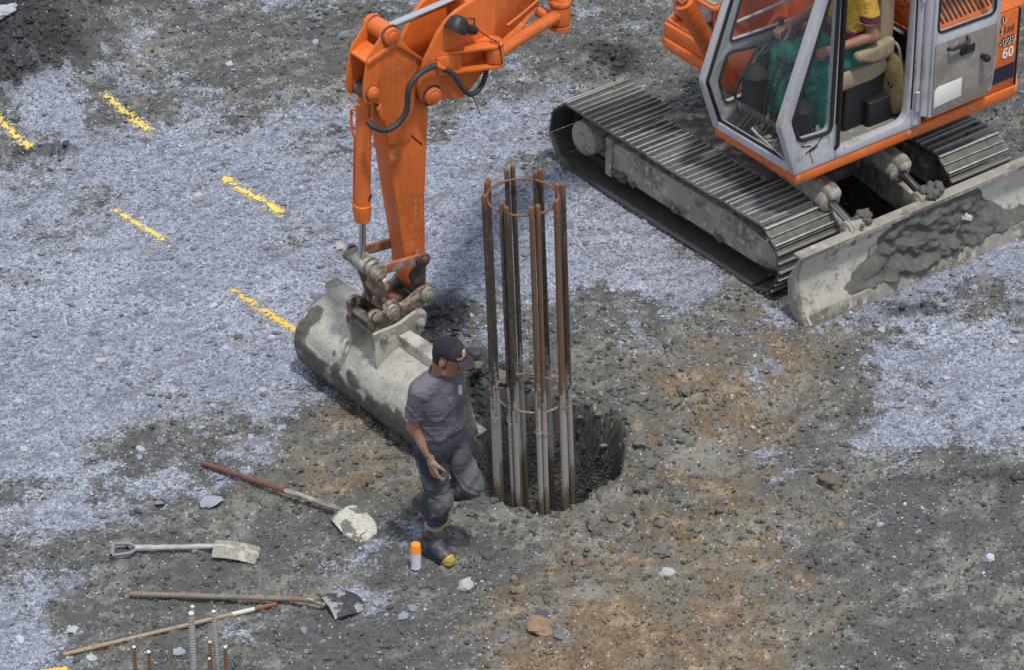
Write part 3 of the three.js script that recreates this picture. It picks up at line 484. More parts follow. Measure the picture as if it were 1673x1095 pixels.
  mesh('rear_rail', pipe([L(.40, 2.90, 2.45), L(.40, 2.90, 1.60), L(.43, 2.90, 1.56), L(.55, 2.90, 1.56)], .011, 24, 8, .1), M.cabGrey, cab);
  // seat and controls
  const seat = new THREE.Group(); seat.name = 'seat'; digger.add(seat);
  mesh('cushion', alongA(roundPoly([[2.36, 1.26], [2.36, 1.36], [2.42, 1.40], [2.80, 1.40], [2.82, 1.30], [2.70, 1.26]], .04, 5), .10, .53, .035), M.tan, seat);
  mesh('backrest', alongA(roundPoly([[2.70, 1.38], [2.715, 1.6], [2.70, 2.05], [2.78, 2.08], [2.85, 2.02], [2.85, 1.38]], .05, 5), .10, .53, .04), M.tan, seat);
  for (const a of [.0, .52]) mesh('armrest', alongA(roundPoly([[2.46, 1.50], [2.47, 1.55], [2.80, 1.58], [2.80, 1.46], [2.62, 1.44]], .03, 5), a, a + .075, .025), M.tan, seat);
  mesh('seat_base', box(.14, .50, 2.45, 2.80, .93, 1.26, .02), M.black, seat);
  const con = new THREE.Group(); con.name = 'controls'; digger.add(con);
  mesh('console', [box(-.09, .02, 2.15, 2.75, .93, 1.36, .02), box(.20, .56, 2.62, 2.84, .93, 1.12, .02)], M.black, con);
  const gait = (a, b, h0, h1, r) => turned([[0, h0 - .93], [r * 1.05, h0 - .93], [r * 1.05, (h1 - .93) * .5], [r * 1.0, h1 - .99], [r * 1.1, h1 - .975], [r * 1.0, h1 - .96], [r * .8, h1 - .94], [r * .3, h1 - .90], [0, h1 - .90]], L(a, b, .93), V3(0, 1, 0), 22);
  mesh('lever_gaiter', gait(.10, 1.985, .93, 1.40, .085), M.rubber, con); mesh('lever_gaiter', gait(.47, 2.06, .93, 1.28, .09), M.rubber, con);
  for (const a of [.27, .335]) mesh('travel_lever', [pipe([L(a, 2.03, .93), L(a, 1.93, 1.08), L(a, 1.945, 1.3), L(a, 2.05, 1.52)], .012, 24, 8, .1), pipe([L(a - .03, 2.055, 1.525), L(a + .05, 2.06, 1.53)], .016, 6, 8)], M.black, con);
  mesh('pilot_lever', [pipe([L(.10, 1.985, 1.42), L(.09, 2.03, 1.50), L(.06, 2.18, 1.56), L(.05, 2.24, 1.60)], .011, 24, 8), pipe([L(.05, 2.235, 1.575), L(.045, 2.255, 1.66)], .018, 6, 10)], M.black, con);
  mesh('pilot_lever', [pipe([L(.47, 2.06, 1.33), L(.465, 2.10, 1.45), L(.46, 2.16, 1.56)], .011, 24, 8), pipe([L(.46, 2.155, 1.55), L(.455, 2.175, 1.65)], .018, 6, 10)], M.black, con);
  mesh('guard_rail', pipe([L(-.02, 2.15, 1.50), L(-.01, 2.08, 1.45), L(.0, 1.90, 1.22), L(.02, 1.91, 1.08), L(.08, 1.96, .93)], .011, 30, 8, .1), M.black, con);
  mesh('pedal', box(.42, .45, 2.25, 2.62, .935, .96, .008), M.black, con);
  mesh('maker_plate', box(.50, .503, 2.19, 2.26, 1.02, 1.07, .001), M.paper, con);
  // door folded back against the side
  const door = new THREE.Group(); door.name = 'door'; digger.add(door);
  const dOut = roundPoly([[2.955, .985, .02], [3.54, .995, .04], [3.575, 1.30, .02], [3.585, 1.75, .03], [3.56, 2.44, .12], [2.965, 2.46, .1]], .03), dWin = roundPoly([[2.995, 1.625, .05], [3.525, 1.61, .06], [3.515, 2.37, .1], [3.0, 2.38, .1]], .05);
  mesh('frame', alongA(dOut, .745, .79, .012, [dWin]), M.cabGrey, door);
  mesh('inner_panel', alongA(roundPoly([[2.975, 1.005], [3.525, 1.012], [3.552, 1.35], [3.55, 1.535], [2.975, 1.548]], .02), .790, .797, .003), M.doorPanel, door);
  { const gs = []; const q = dWin.map(([b, h]) => L(.786, b, h)); for (let i = 0; i < q.length; i++) if (q[i].distanceTo(q[(i + 1) % q.length]) > 1e-4) gs.push(cyl(q[i], q[(i + 1) % q.length], .011, .011, 8)); mesh('window_rubber', gs, M.rubber, door); }
  { const q = [[2.995, 1.625], [3.525, 1.61], [3.515, 2.37], [3.0, 2.38]].map(([b, h]) => L(.765, b, h)); const g = new THREE.BufferGeometry().setFromPoints([q[0], q[1], q[2], q[0], q[2], q[3]]); g.computeVertexNormals(); g.setAttribute('uv', new THREE.Float32BufferAttribute([0, 0, 1, 0, 1, 1, 0, 0, 1, 1, 0, 1], 2)); mesh('window_pane', g, M.glass, door); }
  mesh('handle', pipe([L(.795, 3.09, 1.485), L(.83, 3.10, 1.488), L(.83, 3.22, 1.49), L(.825, 3.26, 1.505), L(.795, 3.265, 1.525)], .012, 24, 8, .2), M.black, door);
  mesh('latch', [alongA(roundPoly([[3.205, 1.39], [3.335, 1.395], [3.335, 1.455], [3.205, 1.45]], .012), .797, .81, .004), box(.81, .818, 3.24, 3.30, 1.405, 1.425, .004)], M.black, door);
  mesh('door_knob', turned([[0, 0], [.018, 0], [.018, .03], [.026, .034], [.028, .06], [.02, .068], [0, .07]], L(.797, 3.415, 1.325), V3(1, 0, 0), 16), M.black, door);
  mesh('paper_notice', alongA([[2.99, 1.06], [3.24, 1.075], [3.24, 1.215], [3.02, 1.215], [2.99, 1.19]], .797, .8, .0005), M.paper, door);
}
// ---- boom, dipper arm, hitch, bucket
{
  const boom = new THREE.Group(); boom.name = 'boom'; digger.add(boom);
  const prof = [[-.46, 2.36], [-.2, 2.37], [.15, 2.435], [.45, 2.57], [.75, 2.72], [1.1, 2.78], [1.5, 2.64], [1.9, 2.28], [2.22, 1.72], [2.36, 1.36], [2.44, 1.28], [2.55, 1.32], [2.58, 1.44], [2.52, 1.78], [2.3, 2.3], [1.98, 2.72], [1.55, 3.05], [1.1, 3.2], [.7, 3.17], [.3, 3.05], [-.1, 2.88], [-.46, 2.80]];
  const shift = b => mix(.165, -.5, sst(-.35, .95, b)), g = alongA(prof, -.12, .12, .012), p = g.attributes.position;
  for (let i = 0; i < p.count; i++) { const b = B0 - p.getZ(i); p.setX(i, p.getX(i) + shift(b)); }
  mesh('main_beam', toCreasedNormals(g, .4), M.orange, boom);
  // holder at the tip: two cheek plates, webs, side lugs
  const cheek = roundPoly([[-.975, 2.33, .06], [-.945, 2.235, .05], [-.87, 2.215, .03], [-.625, 2.160, .03], [-.475, 2.285, .03], [-.40, 2.36, .02], [-.34, 2.87, .05], [-.54, 2.82, .03], [-.70, 2.775, .1], [-.80, 2.70, .06], [-.93, 2.50, .04]], .03);
  const holder = new THREE.Group(); holder.name = 'arm_holder'; digger.add(holder);
  mesh('cheek_plate', alongA(cheek, .285, .318, .006), M.orange, holder); mesh('cheek_plate', alongA(cheek, .015, .048, .006), M.orange, holder);
  mesh('web', [alongA([[-.60, 2.20], [-.50, 2.28], [-.42, 2.82], [-.50, 2.81]], .048, .285, .004), alongA([[-.56, 2.79], [-.36, 2.85], [-.36, 2.80], [-.56, 2.74]], .048, .285, .004)], M.orange, holder);
  const lug = roundPoly([[.316, -.84, .02], [.318, -.42, .02], [.36, -.385, .04], [.45, -.40, .05], [.475, -.47, .05], [.43, -.55, .04]], .03);
  mesh('side_lug', [alongH(lug, 2.515, 2.54, .005), alongH(lug, 2.375, 2.40, .005), alongA(roundPoly([[-.84, 2.40], [-.66, 2.40], [-.66, 2.52], [-.84, 2.52]], .01), .318, .35, .004)], M.orange, holder);
  const lp = L(.415, -.455, 2.46), lq = PA(915, 22, .16), ld = lq.clone().sub(lp).normalize();
  const vpin = (c, r, h0, h1, m) => mesh('pin', turned([[0, h0], [r, h0], [r, h1], [r * .8, h1 + .006], [r * .45, h1 + .006], [r * .4, h1 + .001], [0, h1 + .001]], c, V3(0, 1, 0), 20), m, holder);
  vpin(lp, .03, -.10, .10, M.orange);
  const link = new THREE.Group(); link.name = 'offset_link'; digger.add(link);
  mesh('barrel', turned([[0, .03], [.046, .03], [.05, .06], [.05, .12], [.042, .13], [.042, lp.distanceTo(lq) - .04], [0, lp.distanceTo(lq) - .04]], lp, ld, 22), M.orange, link);
  for (const e of [turned([[0, -.05], [.055, -.05], [.058, -.03], [.058, .03], [.055, .05], [0, .05]], lp, V3(0, 1, 0), 22), turned([[0, -.06], [.066, -.06], [.07, -.02], [.066, .06], [0, .06]], lq, V3(0, 1, 0), 22)]) mesh('eye', e, M.orange, link);
  mesh('grease_ring', [turned([[0, .062], [.06, .062], [.06, .07], [0, .07]], lq, V3(0, 1, 0), 22), turned([[0, -.072], [.066, -.072], [.066, -.062], [0, -.062]], lq, V3(0, 1, 0), 22), turned([[0, .052], [.05, .052], [.05, .06], [0, .06]], lp, V3(0, 1, 0), 22)], M.greasy, link);
  mesh('lug', [turned([[0, .07], [.07, .07], [.07, .09], [.03, .094], [.028, .105], [0, .105]], lq, V3(0, 1, 0), 22), turned([[0, -.10], [.075, -.10], [.075, -.072], [0, -.072]], lq, V3(0, 1, 0), 22), cyl(lq.clone().add(V3(0, .08, 0)), lq.clone().add(V3(-.16, .10, .02)), .035), cyl(lq.clone().add(V3(0, -.085, 0)), lq.clone().add(V3(-.16, -.03, .05)), .04)], M.orange, link);
  mesh('rod', cyl(lq, lq.clone().addScaledVector(ld, .5).add(V3(-.10, .12, 0)), .028), M.chrome, link);
  mesh('pipe', [pipe([PA(828, 42, .29), PA(850, 25, .26), PA(885, -5, .2), PA(930, -40, .1)], .009, 20, 8)], M.orange, link);
  const DA = .168;
  // arm
  const arm = new THREE.Group(); arm.name = 'dipper_arm'; digger.add(arm);
  const body = roundPoly([[-1.22, 2.33, .02], [-1.185, 2.10, .02], [-1.108, 1.55, .02], [-1.045, 1.12, .02], [-1.035, .97, .03], [-.99, .86, .05], [-.94, .77, .05], [-.89, .77, .05], [-.885, 1.1, .02], [-.885, 1.47, .02], [-.845, 2.18, .04], [-.86, 2.40, .03], [-1.0, 2.45, .05]], .02);
  mesh('box_section', alongA(body, .09, .246, .008), M.orange, arm);
  const head = roundPoly([[-1.20, 2.765, .04], [-1.165, 2.815, .05], [-1.095, 2.815, .05], [-1.062, 2.72, .03], [-1.01, 2.62, .05], [-.875, 2.475, .02], [-.865, 2.42, .02], [-.93, 2.34, .1], [-.97, 2.18, .1], [-.985, 1.95, .1], [-1.16, 1.98, .02], [-1.21, 2.27, .03], [-1.255, 2.315, .03], [-1.345, 2.325, .04], [-1.352, 2.45, .03], [-1.315, 2.635, .02], [-1.26, 2.70, .02]], .03);
  mesh('head_plate', alongA(head, .246, .262, .004), M.orange, arm); mesh('head_plate', alongA(head, .074, .09, .004), M.orange, arm);
  const ribB = roundPoly([[-1.322, 2.605], [-1.105, 2.668, .05], [-.868, 2.458], [-.872, 2.482], [-1.10, 2.705, .05], [-1.322, 2.63]], .004);
  mesh('rib', [alongA(ribB, .262, .278, .004), alongA([[-1.322, 2.605], [-1.20, 2.645], [-1.20, 2.66], [-1.322, 2.62]], .09, .246, .003)], M.orange, arm);
  for (const [b, h, r] of [[-1.14, 2.745, .058], [-1.285, 2.395, .044]]) { mesh('pin', [boss(b, h, .274, r), boss(b, h, .062, r, -1), pinA(b, h, .06, .276, r * .5)], M.orange, arm); }
  mesh('pin', [boss(-.873, 2.262, .33, .058), turned([[0, -.01], [.07, -.01], [.07, .008], [0, .008]], L(.282, -.873, 2.262), V3(1, 0, 0), 22), boss(-.873, 2.262, .003, .058, -1), pinA(-.873, 2.262, 0, .33, .04)], M.orange, arm);
  for (const [b, h, a, r] of [[-1.14, 2.745, .263, .058], [-1.285, 2.395, .263, .044], [-.873, 2.262, .319, .06]]) mesh('grease_ring', greaseRing(b, h, a, r), M.greasy, arm);
  mesh('tip_boss', [pinA(-.918, .816, .05, .29, .05), alongA(roundPoly([[-1.03, .99], [-.99, .85], [-.94, .765], [-.888, .765], [-.882, 1.06]], .03), .086, .25, .006)], M.greasy, arm);
  mesh('hose_bracket', alongA([[-1.26, 2.28], [-1.22, 2.30], [-1.2, 2.18], [-1.215, 2.17]], .262, .27, .002), M.orange, arm);
  // paint worn marks: a black scrape on the side of the arm
  { const gs = []; const pts = [[668, 200], [670, 215], [676, 225], [690, 236]]; for (let i = 0; i < 3; i++) { const p = PA(...pts[i], .247), q = PA(...pts[i + 1], .247); const d = q.clone().sub(p), w = V3(0, d.z, -d.y).normalize().multiplyScalar(.005); const g = new THREE.BufferGeometry().setFromPoints([p.clone().add(w), p.clone().sub(w), q.clone().sub(w), p.clone().add(w), q.clone().sub(w), q.clone().add(w)]); g.computeVertexNormals(); g.setAttribute('uv', new THREE.Float32BufferAttribute(new Array(12).fill(0), 2)); g.translate(.001, 0, 0); gs.push(g); } mesh('scrape', gs, M.black, arm); }
  // arm cylinder rod above the boom
  const ac = new THREE.Group(); ac.name = 'arm_cylinder'; digger.add(ac); const r0 = L(DA, -1.135, 2.745), r1 = L(DA, .1, 2.815);
  mesh('rod', cyl(r0, r1, .026), M.chrome, ac); mesh('rod_eye', turned([[0, -.068], [.058, -.068], [.058, .068], [0, .068]], r0, V3(1, 0, 0), 22), M.orange, ac);
  mesh('barrel', cyl(L(DA - .05, .0, 3.06), L(-.3, .95, 3.24), .055), M.orange, ac);
  // bucket cylinder
  const bc = new THREE.Group(); bc.name = 'bucket_cylinder'; digger.add(bc); const c0 = L(DA, -1.278, 2.37), c1 = L(DA, -1.316, 1.455), c2 = L(DA, -1.325, 1.15), cd = c1.clone().sub(c0).normalize();
  mesh('barrel', turned([[0, .02], [.038, .02], [.044, .08], [.050, .085], [.050, .80], [.056, .805], [.056, .86], [.052, .915], [.03, .917], [0, .917]], c0, cd, 26), M.orange, bc);
  mesh('barrel_eye', turned([[0, -.06], [.05, -.06], [.05, .06], [0, .06]], c0, V3(1, 0, 0), 20), M.greasy, bc);
  mesh('rod', cyl(c1, c2, .024), M.chrome, bc);
  mesh('oil_pipe', [pipe([PA(576, 186, .1), PA(573, 181, .1), PA(578, 178, .12), PA(583, 180, .14)], .009, 16, 8, .2), pipe([PA(574, 184, .1), PA(575, 212, .1), PA(580, 228, .12), PA(579, 250, .12), PA(578, 345, .12)], .008, 30, 8, .2), pipe([PA(604, 160, .23), PA(608, 172, .23), PA(608, 193, .23), PA(601, 198, .22)], .013, 16, 8, .3)], M.orange, bc);
  mesh('scuff', alongA([[-1.30, 1.60], [-1.275, 1.63], [-1.27, 1.66], [-1.30, 1.625]], .214, .218, .0008), M.black, bc);
  // links
  const lk = new THREE.Group(); lk.name = 'bucket_linkage'; digger.add(lk);
  const bar = (b0, h0, b1, h1, w, a0, a1) => { const d = [b1 - b0, h1 - h0], l = Math.hypot(...d), u = [d[0] / l, d[1] / l], n = [-u[1], u[0]], R = (c, s) => { const o = []; for (let i = 0; i <= 8; i++) { const t = (s > 0 ? -90 : 90) + i * 22.5, x = Math.cos(t * Math.PI / 180) * w, y = Math.sin(t * Math.PI / 180) * w; o.push([c[0] + u[0] * x + n[0] * y, c[1] + u[1] * x + n[1] * y]); } return o; }; return alongA([...R([b1, h1], 1), ...R([b0, h0], -1)], a0, a1, .005); };
  mesh('side_link', bar(-1.30, 1.14, -.962, 1.105, .034, .285, .312), M.orangeWorn, lk); mesh('side_link', bar(-1.30, 1.14, -.962, 1.105, .034, .024, .05), M.orangeWorn, lk);
  mesh('pin', [pinA(-1.305, 1.14, -.005, .34, .036), boss(-1.305, 1.14, .325, .058), boss(-1.305, 1.14, .01, .058, -1), pinA(-1.305, 1.14, .10, .235, .062, 22), pinA(-1.305, 1.14, .245, .283, .055, 22), pinA(-1.305, 1.14, .053, .09, .055, 22)], M.dusty, lk);
  mesh('pin', [pinA(-.962, 1.105, .02, .335, .034), boss(-.962, 1.105, .322, .05)], M.greasy, lk);
  mesh('push_link', [bar(-1.30, 1.13, -1.195, .80, .042, .10, .125), bar(-1.30, 1.13, -1.195, .80, .042, .215, .24), box(.125, .215, -1.275, -1.225, .92, 1.02, .01)], M.rustSteel, lk);
  // hitch
  const hi = new THREE.Group(); hi.name = 'quick_hitch'; digger.add(hi);
  const hp = roundPoly([[-.872, .885, .03], [-.95, .885, .02], [-1.04, .835, .04], [-1.125, .815, .02], [-1.15, .865, .03], [-1.225, .87, .03], [-1.245, .80, .02], [-1.29, .845, .03], [-1.35, .845, .03], [-1.37, .79, .02], [-1.345, .665, .03], [-1.28, .655, .02], [-1.2, .69, .05], [-1.05, .70, .05], [-.93, .755, .04], [-.855, .815, .03]], .02);
  mesh('hitch_plate', alongA(hp, .264, .298, .006), M.rustSteel, hi); mesh('hitch_plate', alongA(hp, .038, .072, .006), M.rustSteel, hi);
  mesh('hitch_pin', [pinA(-.918, .825, .03, .31, .036), boss(-.918, .825, .312, .052), pinA(-1.195, .80, .03, .308, .036), boss(-1.195, .80, .305, .048), boss(-1.315, .80, .3, .03), pinA(-1.31, .74, .072, .264, .03)], M.dusty, hi);
  mesh('hitch_body', [alongA(roundPoly([[-1.34, .68], [-1.3, .66], [-.95, .755], [-.95, .78], [-1.1, .76], [-1.3, .72]], .01), .072, .264, .004)], M.greasy, hi);
  // bucket
  const bk = new THREE.Group(); bk.name = 'bucket'; digger.add(bk);
  const curve = new THREE.CatmullRomCurve3([[-1.0, .53], [-1.12, .537], [-1.225, .507], [-1.335, .436], [-1.402, .335], [-1.412, .215], [-1.37, .095], [-1.27, .012], [-1.1, -.01], [-.90, .012]].map(([b, h]) => V3(b, h, 0)));
  const NU = 90, NA = 230, pos = [], col = [], idx = [], a0 = -.48, a1 = .80, P = curve.getSpacedPoints(NU);
  const skin = (off, flip) => {
    const base = pos.length / 3;
    for (let i = 0; i <= NU; i++) {
      const t = P[Math.min(NU, i + 1)].clone().sub(P[Math.max(0, i - 1)]).normalize(), n = V3(t.y, -t.x, 0);
      for (let k = 0; k <= NA; k++) {
        const a = mix(a0, a1, k / NA), u = i / NU; let b = P[i].x, h = P[i].y, o = off;
        const nn = fbm(a * 4, u * 7, 5, 81), edge = .31 + .16 * fbm(a * 3.1 + 2, 1.5, 3, 83) + .16 * Math.exp(-Math.pow((a + .42) / .1, 2)) + .10 * Math.exp(-Math.pow((a - .13) / .06, 2)) - .02;
        const mud = off === 0 ? sst(.0, .03, edge - h * .95 + .34 * nn) * sst(-.25, .1, .25 + nn) : .6;
        if (off === 0) { o = mud * (.006 + .012 * Math.max(0, fbm(a * 14, u * 26, 3, 85) + .3)); }
        b += n.x * o; h += n.y * o;
        const p = L(a, b, h); pos.push(p.x, p.y, p.z);
        const q = .5 + fbm(a * 9, u * 14, 4, 87), pale = mix3([.43, .41, .36], [.34, .325, .285], sst(.35, .75, q)), rust = mix3(pale, [.33, .19, .10], .6 * sst(.22, .4, fbm(a * 6, u * 9, 4, 91))), fleck = n3(a * 60, u * 110, 3) > .42 ? .55 : 1;
        const m = .75 + .8 * (fbm(a * 22, u * 40, 3, 95) + .3); col.push(...mix3(rust.map(c => c * fleck), [.10 * m, .094 * m, .08 * m], mud));
      }
    }
    for (let i = 0; i < NU; i++) for (let k = 0; k < NA; k++) { const a = base + i * (NA + 1) + k, b = a + 1, c = a + NA + 1, d = c + 1; flip ? idx.push(a, c, b, b, c, d) : idx.push(a, b, c, b, d, c); }
  };
  skin(0, true); skin(-.018, false);
  const g2 = new THREE.BufferGeometry(); g2.setAttribute('position', new THREE.Float32BufferAttribute(pos, 3)); g2.setAttribute('color', new THREE.Float32BufferAttribute(col, 3)); g2.setIndex(idx); g2.computeVertexNormals();
  const g3 = g2.toNonIndexed(); boxUV(g3);
  mesh('shell', g3, std({ vertexColors: true, roughness: .8, map: texture(256, (u, v) => .78 + .44 * tfbm(u, v, 14, 97, 5), { metres: .5 }) }), bk);
  const capPts = [...P.filter((_, i) => i % 3 === 0).map(p => [p.x, p.y]), [-.90, .012], [-.93, .15], [-1.0, .42]];
  mesh('end_plate', alongA(capPts, a0 - .02, a0 + .004, .004), M.dusty, bk); mesh('end_plate', alongA(capPts, a1 - .004, a1 + .02, .004), M.dusty, bk);
  mesh('stiffener_beam', alongA(roundPoly([[-1.165, .528], [-1.17, .615], [-1.085, .632], [-1.06, .615], [-1.055, .522]], .012), a0 + .0, a1, .008), M.bladeSteel, bk);
  mesh('cutting_edge', alongA([[-1.08, -.018], [-1.08, -.002], [-.86, .022], [-.835, .012], [-.88, -.004]], a0 - .02, a1 + .02, .002), M.dusty, bk);
  const ear = roundPoly([[-1.365, .70, .03], [-1.30, .705, .02], [-1.17, .70, .1], [-1.05, .74, .04], [-.985, .755, .04], [-.94, .71, .04], [-.955, .61, .04], [-1.03, .52, .03], [-1.15, .53, .02], [-1.25, .49, .02], [-1.345, .41, .02], [-1.352, .55, .02]], .02);
  for (const a of [.304, -.002]) { mesh('ear', alongA(ear, a, a + .03, .005), M.bladeSteel, bk); mesh('ear_pin', [boss(-1.29, .655, a > .1 ? a + .036 : a - .006, .028, a > .1 ? 1 : -1), boss(-1.0, .66, a > .1 ? a + .036 : a - .006, .032, a > .1 ? 1 : -1)], M.dusty, bk); }
  mesh('cross_pin', [pinA(-1.29, .655, 0, .33, .025), pinA(-1.0, .66, 0, .33, .025)], M.dusty, bk);
  { const c = L(.05, -1.385, .47); const t = new THREE.TorusGeometry(.042, .02, 8, 20); t.scale(1, 1, .6); t.rotateY(Math.PI / 2 + .5); mesh('lifting_eye', fin(t.translate(c.x, c.y, c.z), 0), M.bladeSteel, bk); }
  // hoses and lamp on the arm
  mesh('hydraulic_hose', pipe([PA(601, 198, .30), PA(612, 208, .34), PA(632, 212, .36), PA(652, 200, .37), PA(665, 178, .38), PA(667, 150, .38), PA(675, 132, .38), PA(692, 116, .37), PA(712, 107, .36)], .019, 60, 10), M.hose, digger);
  mesh('hydraulic_hose', pipe([PA(726, 112, .36), PA(742, 122, .38), PA(752, 138, .40), PA(764, 152, .40), PA(774, 153, .39), PA(788, 138, .36), PA(796, 112, .32), PA(800, 100, .28)], .017, 60, 10), M.hose, digger);
  mesh('hose_joint', [cyl(PA(711, 107, .36), PA(727, 112, .36), .014), cyl(PA(714, 100, .33), PA(720, 108, .36), .01)], M.orange, digger);
  mesh('dangling_wire', [pipe([PA(775, 30, .33), PA(778, 45, .36), PA(800, 62, .40), PA(815, 72, .47), PA(820, 104, .47)], .004, 40, 6), pipe([PA(772, 155, .39), PA(776, 165, .38), PA(782, 180, .37), PA(787, 190, .37)], .003, 16, 5), pipe([PA(757, 32, .33), PA(768, 30, .34), PA(776, 32, .33)], .004, 16, 5)], M.black, digger);
  const lamp = new THREE.Group(); lamp.name = 'work_lamp'; digger.add(lamp); const lc = PA(746, 44, .37), ldr = V3(.15, -.75, .55).normalize();
  mesh('shell', turned([[0, -.075], [.03, -.072], [.055, -.055], [.068, -.02], [.072, .005], [.076, .008], [.076, .025], [.07, .028]], lc, ldr, 26), M.black, lamp);
  mesh('lens', turned([[0, .028], [.04, .026], [.07, .02]], lc, ldr, 24), M.lens, lamp);
  mesh('bracket', [cyl(lc.clone().addScaledVector(ldr, -.05), PA(770, 52, .36), .022), cyl(PA(762, 46, .37), PA(776, 50, .36), .028)], M.rubber, lamp);
}
stage('excavator');

// ---------------------------------------------------------------- people: smooth fields meshed with surface nets
function netMesh(sdf, lo, hi, cell, colour) {
  const nx = Math.ceil((hi[0] - lo[0]) / cell) + 1, ny = Math.ceil((hi[1] - lo[1]) / cell) + 1, nz = Math.ceil((hi[2] - lo[2]) / cell) + 1, F = new Float32Array(nx * ny * nz), at = (i, j, k) => (k * ny + j) * nx + i;
  const B = 6; // blocks of cells far from the surface are filled with their centre's value
  for (let K = 0; K < nz; K += B) for (let Jb = 0; Jb < ny; Jb += B) for (let I = 0; I < nx; I += B) {
    const mid = sdf(lo[0] + (I + B / 2) * cell, lo[1] + (Jb + B / 2) * cell, lo[2] + (K + B / 2) * cell), skip = Math.abs(mid) > B * cell * 1.5 + .03;
    for (let k = K; k < Math.min(nz, K + B); k++) for (let j = Jb; j < Math.min(ny, Jb + B); j++) for (let i = I; i < Math.min(nx, I + B); i++) F[at(i, j, k)] = skip ? mid : sdf(lo[0] + i * cell, lo[1] + j * cell, lo[2] + k * cell);
  }
  const vid = new Int32Array(nx * ny * nz).fill(-1), pos = [], idx = [];
  const ed = [[0, 1], [2, 3], [4, 5], [6, 7], [0, 2], [1, 3], [4, 6], [5, 7], [0, 4], [1, 5], [2, 6], [3, 7]];
  for (let k = 0; k < nz - 1; k++) for (let j = 0; j < ny - 1; j++) for (let i = 0; i < nx - 1; i++) {
    const f = []; let m = 0; for (let c = 0; c < 8; c++) { const v = F[at(i + (c & 1), j + (c >> 1 & 1), k + (c >> 2))]; f.push(v); if (v < 0) m++; } if (m === 0 || m === 8) continue;
    let x = 0, y = 0, z = 0, n = 0; for (const [a, b] of ed) if ((f[a] < 0) !== (f[b] < 0)) { const t = f[a] / (f[a] - f[b]); x += mix(a & 1, b & 1, t); y += mix(a >> 1 & 1, b >> 1 & 1, t); z += mix(a >> 2, b >> 2, t); n++; }
    vid[at(i, j, k)] = pos.length / 3; pos.push(lo[0] + (i + x / n) * cell, lo[1] + (j + y / n) * cell, lo[2] + (k + z / n) * cell);
  }
  const quad = (a, b, c, d, fl) => { if (a < 0 || b < 0 || c < 0 || d < 0) return; fl ? idx.push(a, b, c, a, c, d) : idx.push(a, c, b, a, d, c); };
  for (let k = 1; k < nz - 1; k++) for (let j = 1; j < ny - 1; j++) for (let i = 1; i < nx - 1; i++) {
    const s = F[at(i, j, k)] < 0;
    if (s !== F[at(i + 1, j, k)] < 0) quad(vid[at(i, j - 1, k - 1)], vid[at(i, j, k - 1)], vid[at(i, j, k)], vid[at(i, j - 1, k)], s);
    if (s !== F[at(i, j + 1, k)] < 0) quad(vid[at(i - 1, j, k - 1)], vid[at(i - 1, j, k)], vid[at(i, j, k)], vid[at(i, j, k - 1)], s);
    if (s !== F[at(i, j, k + 1)] < 0) quad(vid[at(i - 1, j - 1, k)], vid[at(i, j - 1, k)], vid[at(i, j, k)], vid[at(i - 1, j, k)], s);
  }
  const g = new THREE.BufferGeometry(); g.setAttribute('position', new THREE.Float32BufferAttribute(pos, 3)); g.setIndex(idx); g.computeVertexNormals();
  const col = new Float32Array(pos.length); for (let i = 0; i < pos.length; i += 3) col.set(colour(pos[i], pos[i + 1], pos[i + 2]), i); g.setAttribute('color', new THREE.BufferAttribute(col, 3));
  const uv = new Float32Array(pos.length / 3 * 2); for (let i = 0; i < pos.length / 3; i++) { uv[i * 2] = pos[i * 3] + pos[i * 3 + 2]; uv[i * 2 + 1] = pos[i * 3 + 1]; } g.setAttribute('uv', new THREE.BufferAttribute(uv, 2));
  return g;
}
const smin = (a, b, k) => { const h = Math.max(k - Math.abs(a - b), 0) / k; return Math.min(a, b) - h * h * k * .25; };
const smax = (a, b, k) => -smin(-a, -b, k);
const cap = (x, y, z, a, b, r0, r1) => { const dx = b[0] - a[0], dy = b[1] - a[1], dz = b[2] - a[2], px = x - a[0], py = y - a[1], pz = z - a[2], t = Math.min(1, Math.max(0, (px * dx + py * dy + pz * dz) / (dx * dx + dy * dy + dz * dz + 1e-9))); return Math.hypot(px - dx * t, py - dy * t, pz - dz * t) - mix(r0, r1, t); };
const ell = (x, y, z, c, r) => { const a = (x - c[0]) / r[0], b = (y - c[1]) / r[1], d = (z - c[2]) / r[2], k = Math.hypot(a, b, d); return (k - 1) * Math.min(r[0], r[1], r[2]); };
const add3 = (a, b, s = 1) => [a[0] + b[0] * s, a[1] + b[1] * s, a[2] + b[2] * s], lerp3 = mix3, sub3 = (a, b) => [a[0] - b[0], a[1] - b[1], a[2] - b[2]], len3 = a => Math.hypot(...a), nrm = a => { const l = len3(a); return a.map(v => v / l); }, crs = (a, b) => [a[1] * b[2] - a[2] * b[1], a[2] * b[0] - a[0] * b[2], a[0] * b[1] - a[1] * b[0]], dot3 = (a, b) => a[0] * b[0] + a[1] * b[1] + a[2] * b[2];
const clothBump = texture(256, (u, v) => { const a = tfbm(u, v, 5, 3, 4), r = 1 - 2 * Math.abs(tfbm(u, v, 4, 9, 3) - .5), q = 1 - 2 * Math.abs(tnoise(u * 9 + 2 * a, v * 9 + 3 * a, 9, 21) - .5); return .35 * a + .35 * r * r + .3 * q * q; }, { metres: .32, srgb: false });
const clothMat = std({ vertexColors: true, roughness: .92, bumpMap: clothBump, bumpScale: .014 });
const skinMat = std({ vertexColors: true, roughness: .6 });
const bootMat = std({ vertexColors: true, roughness: .5 });

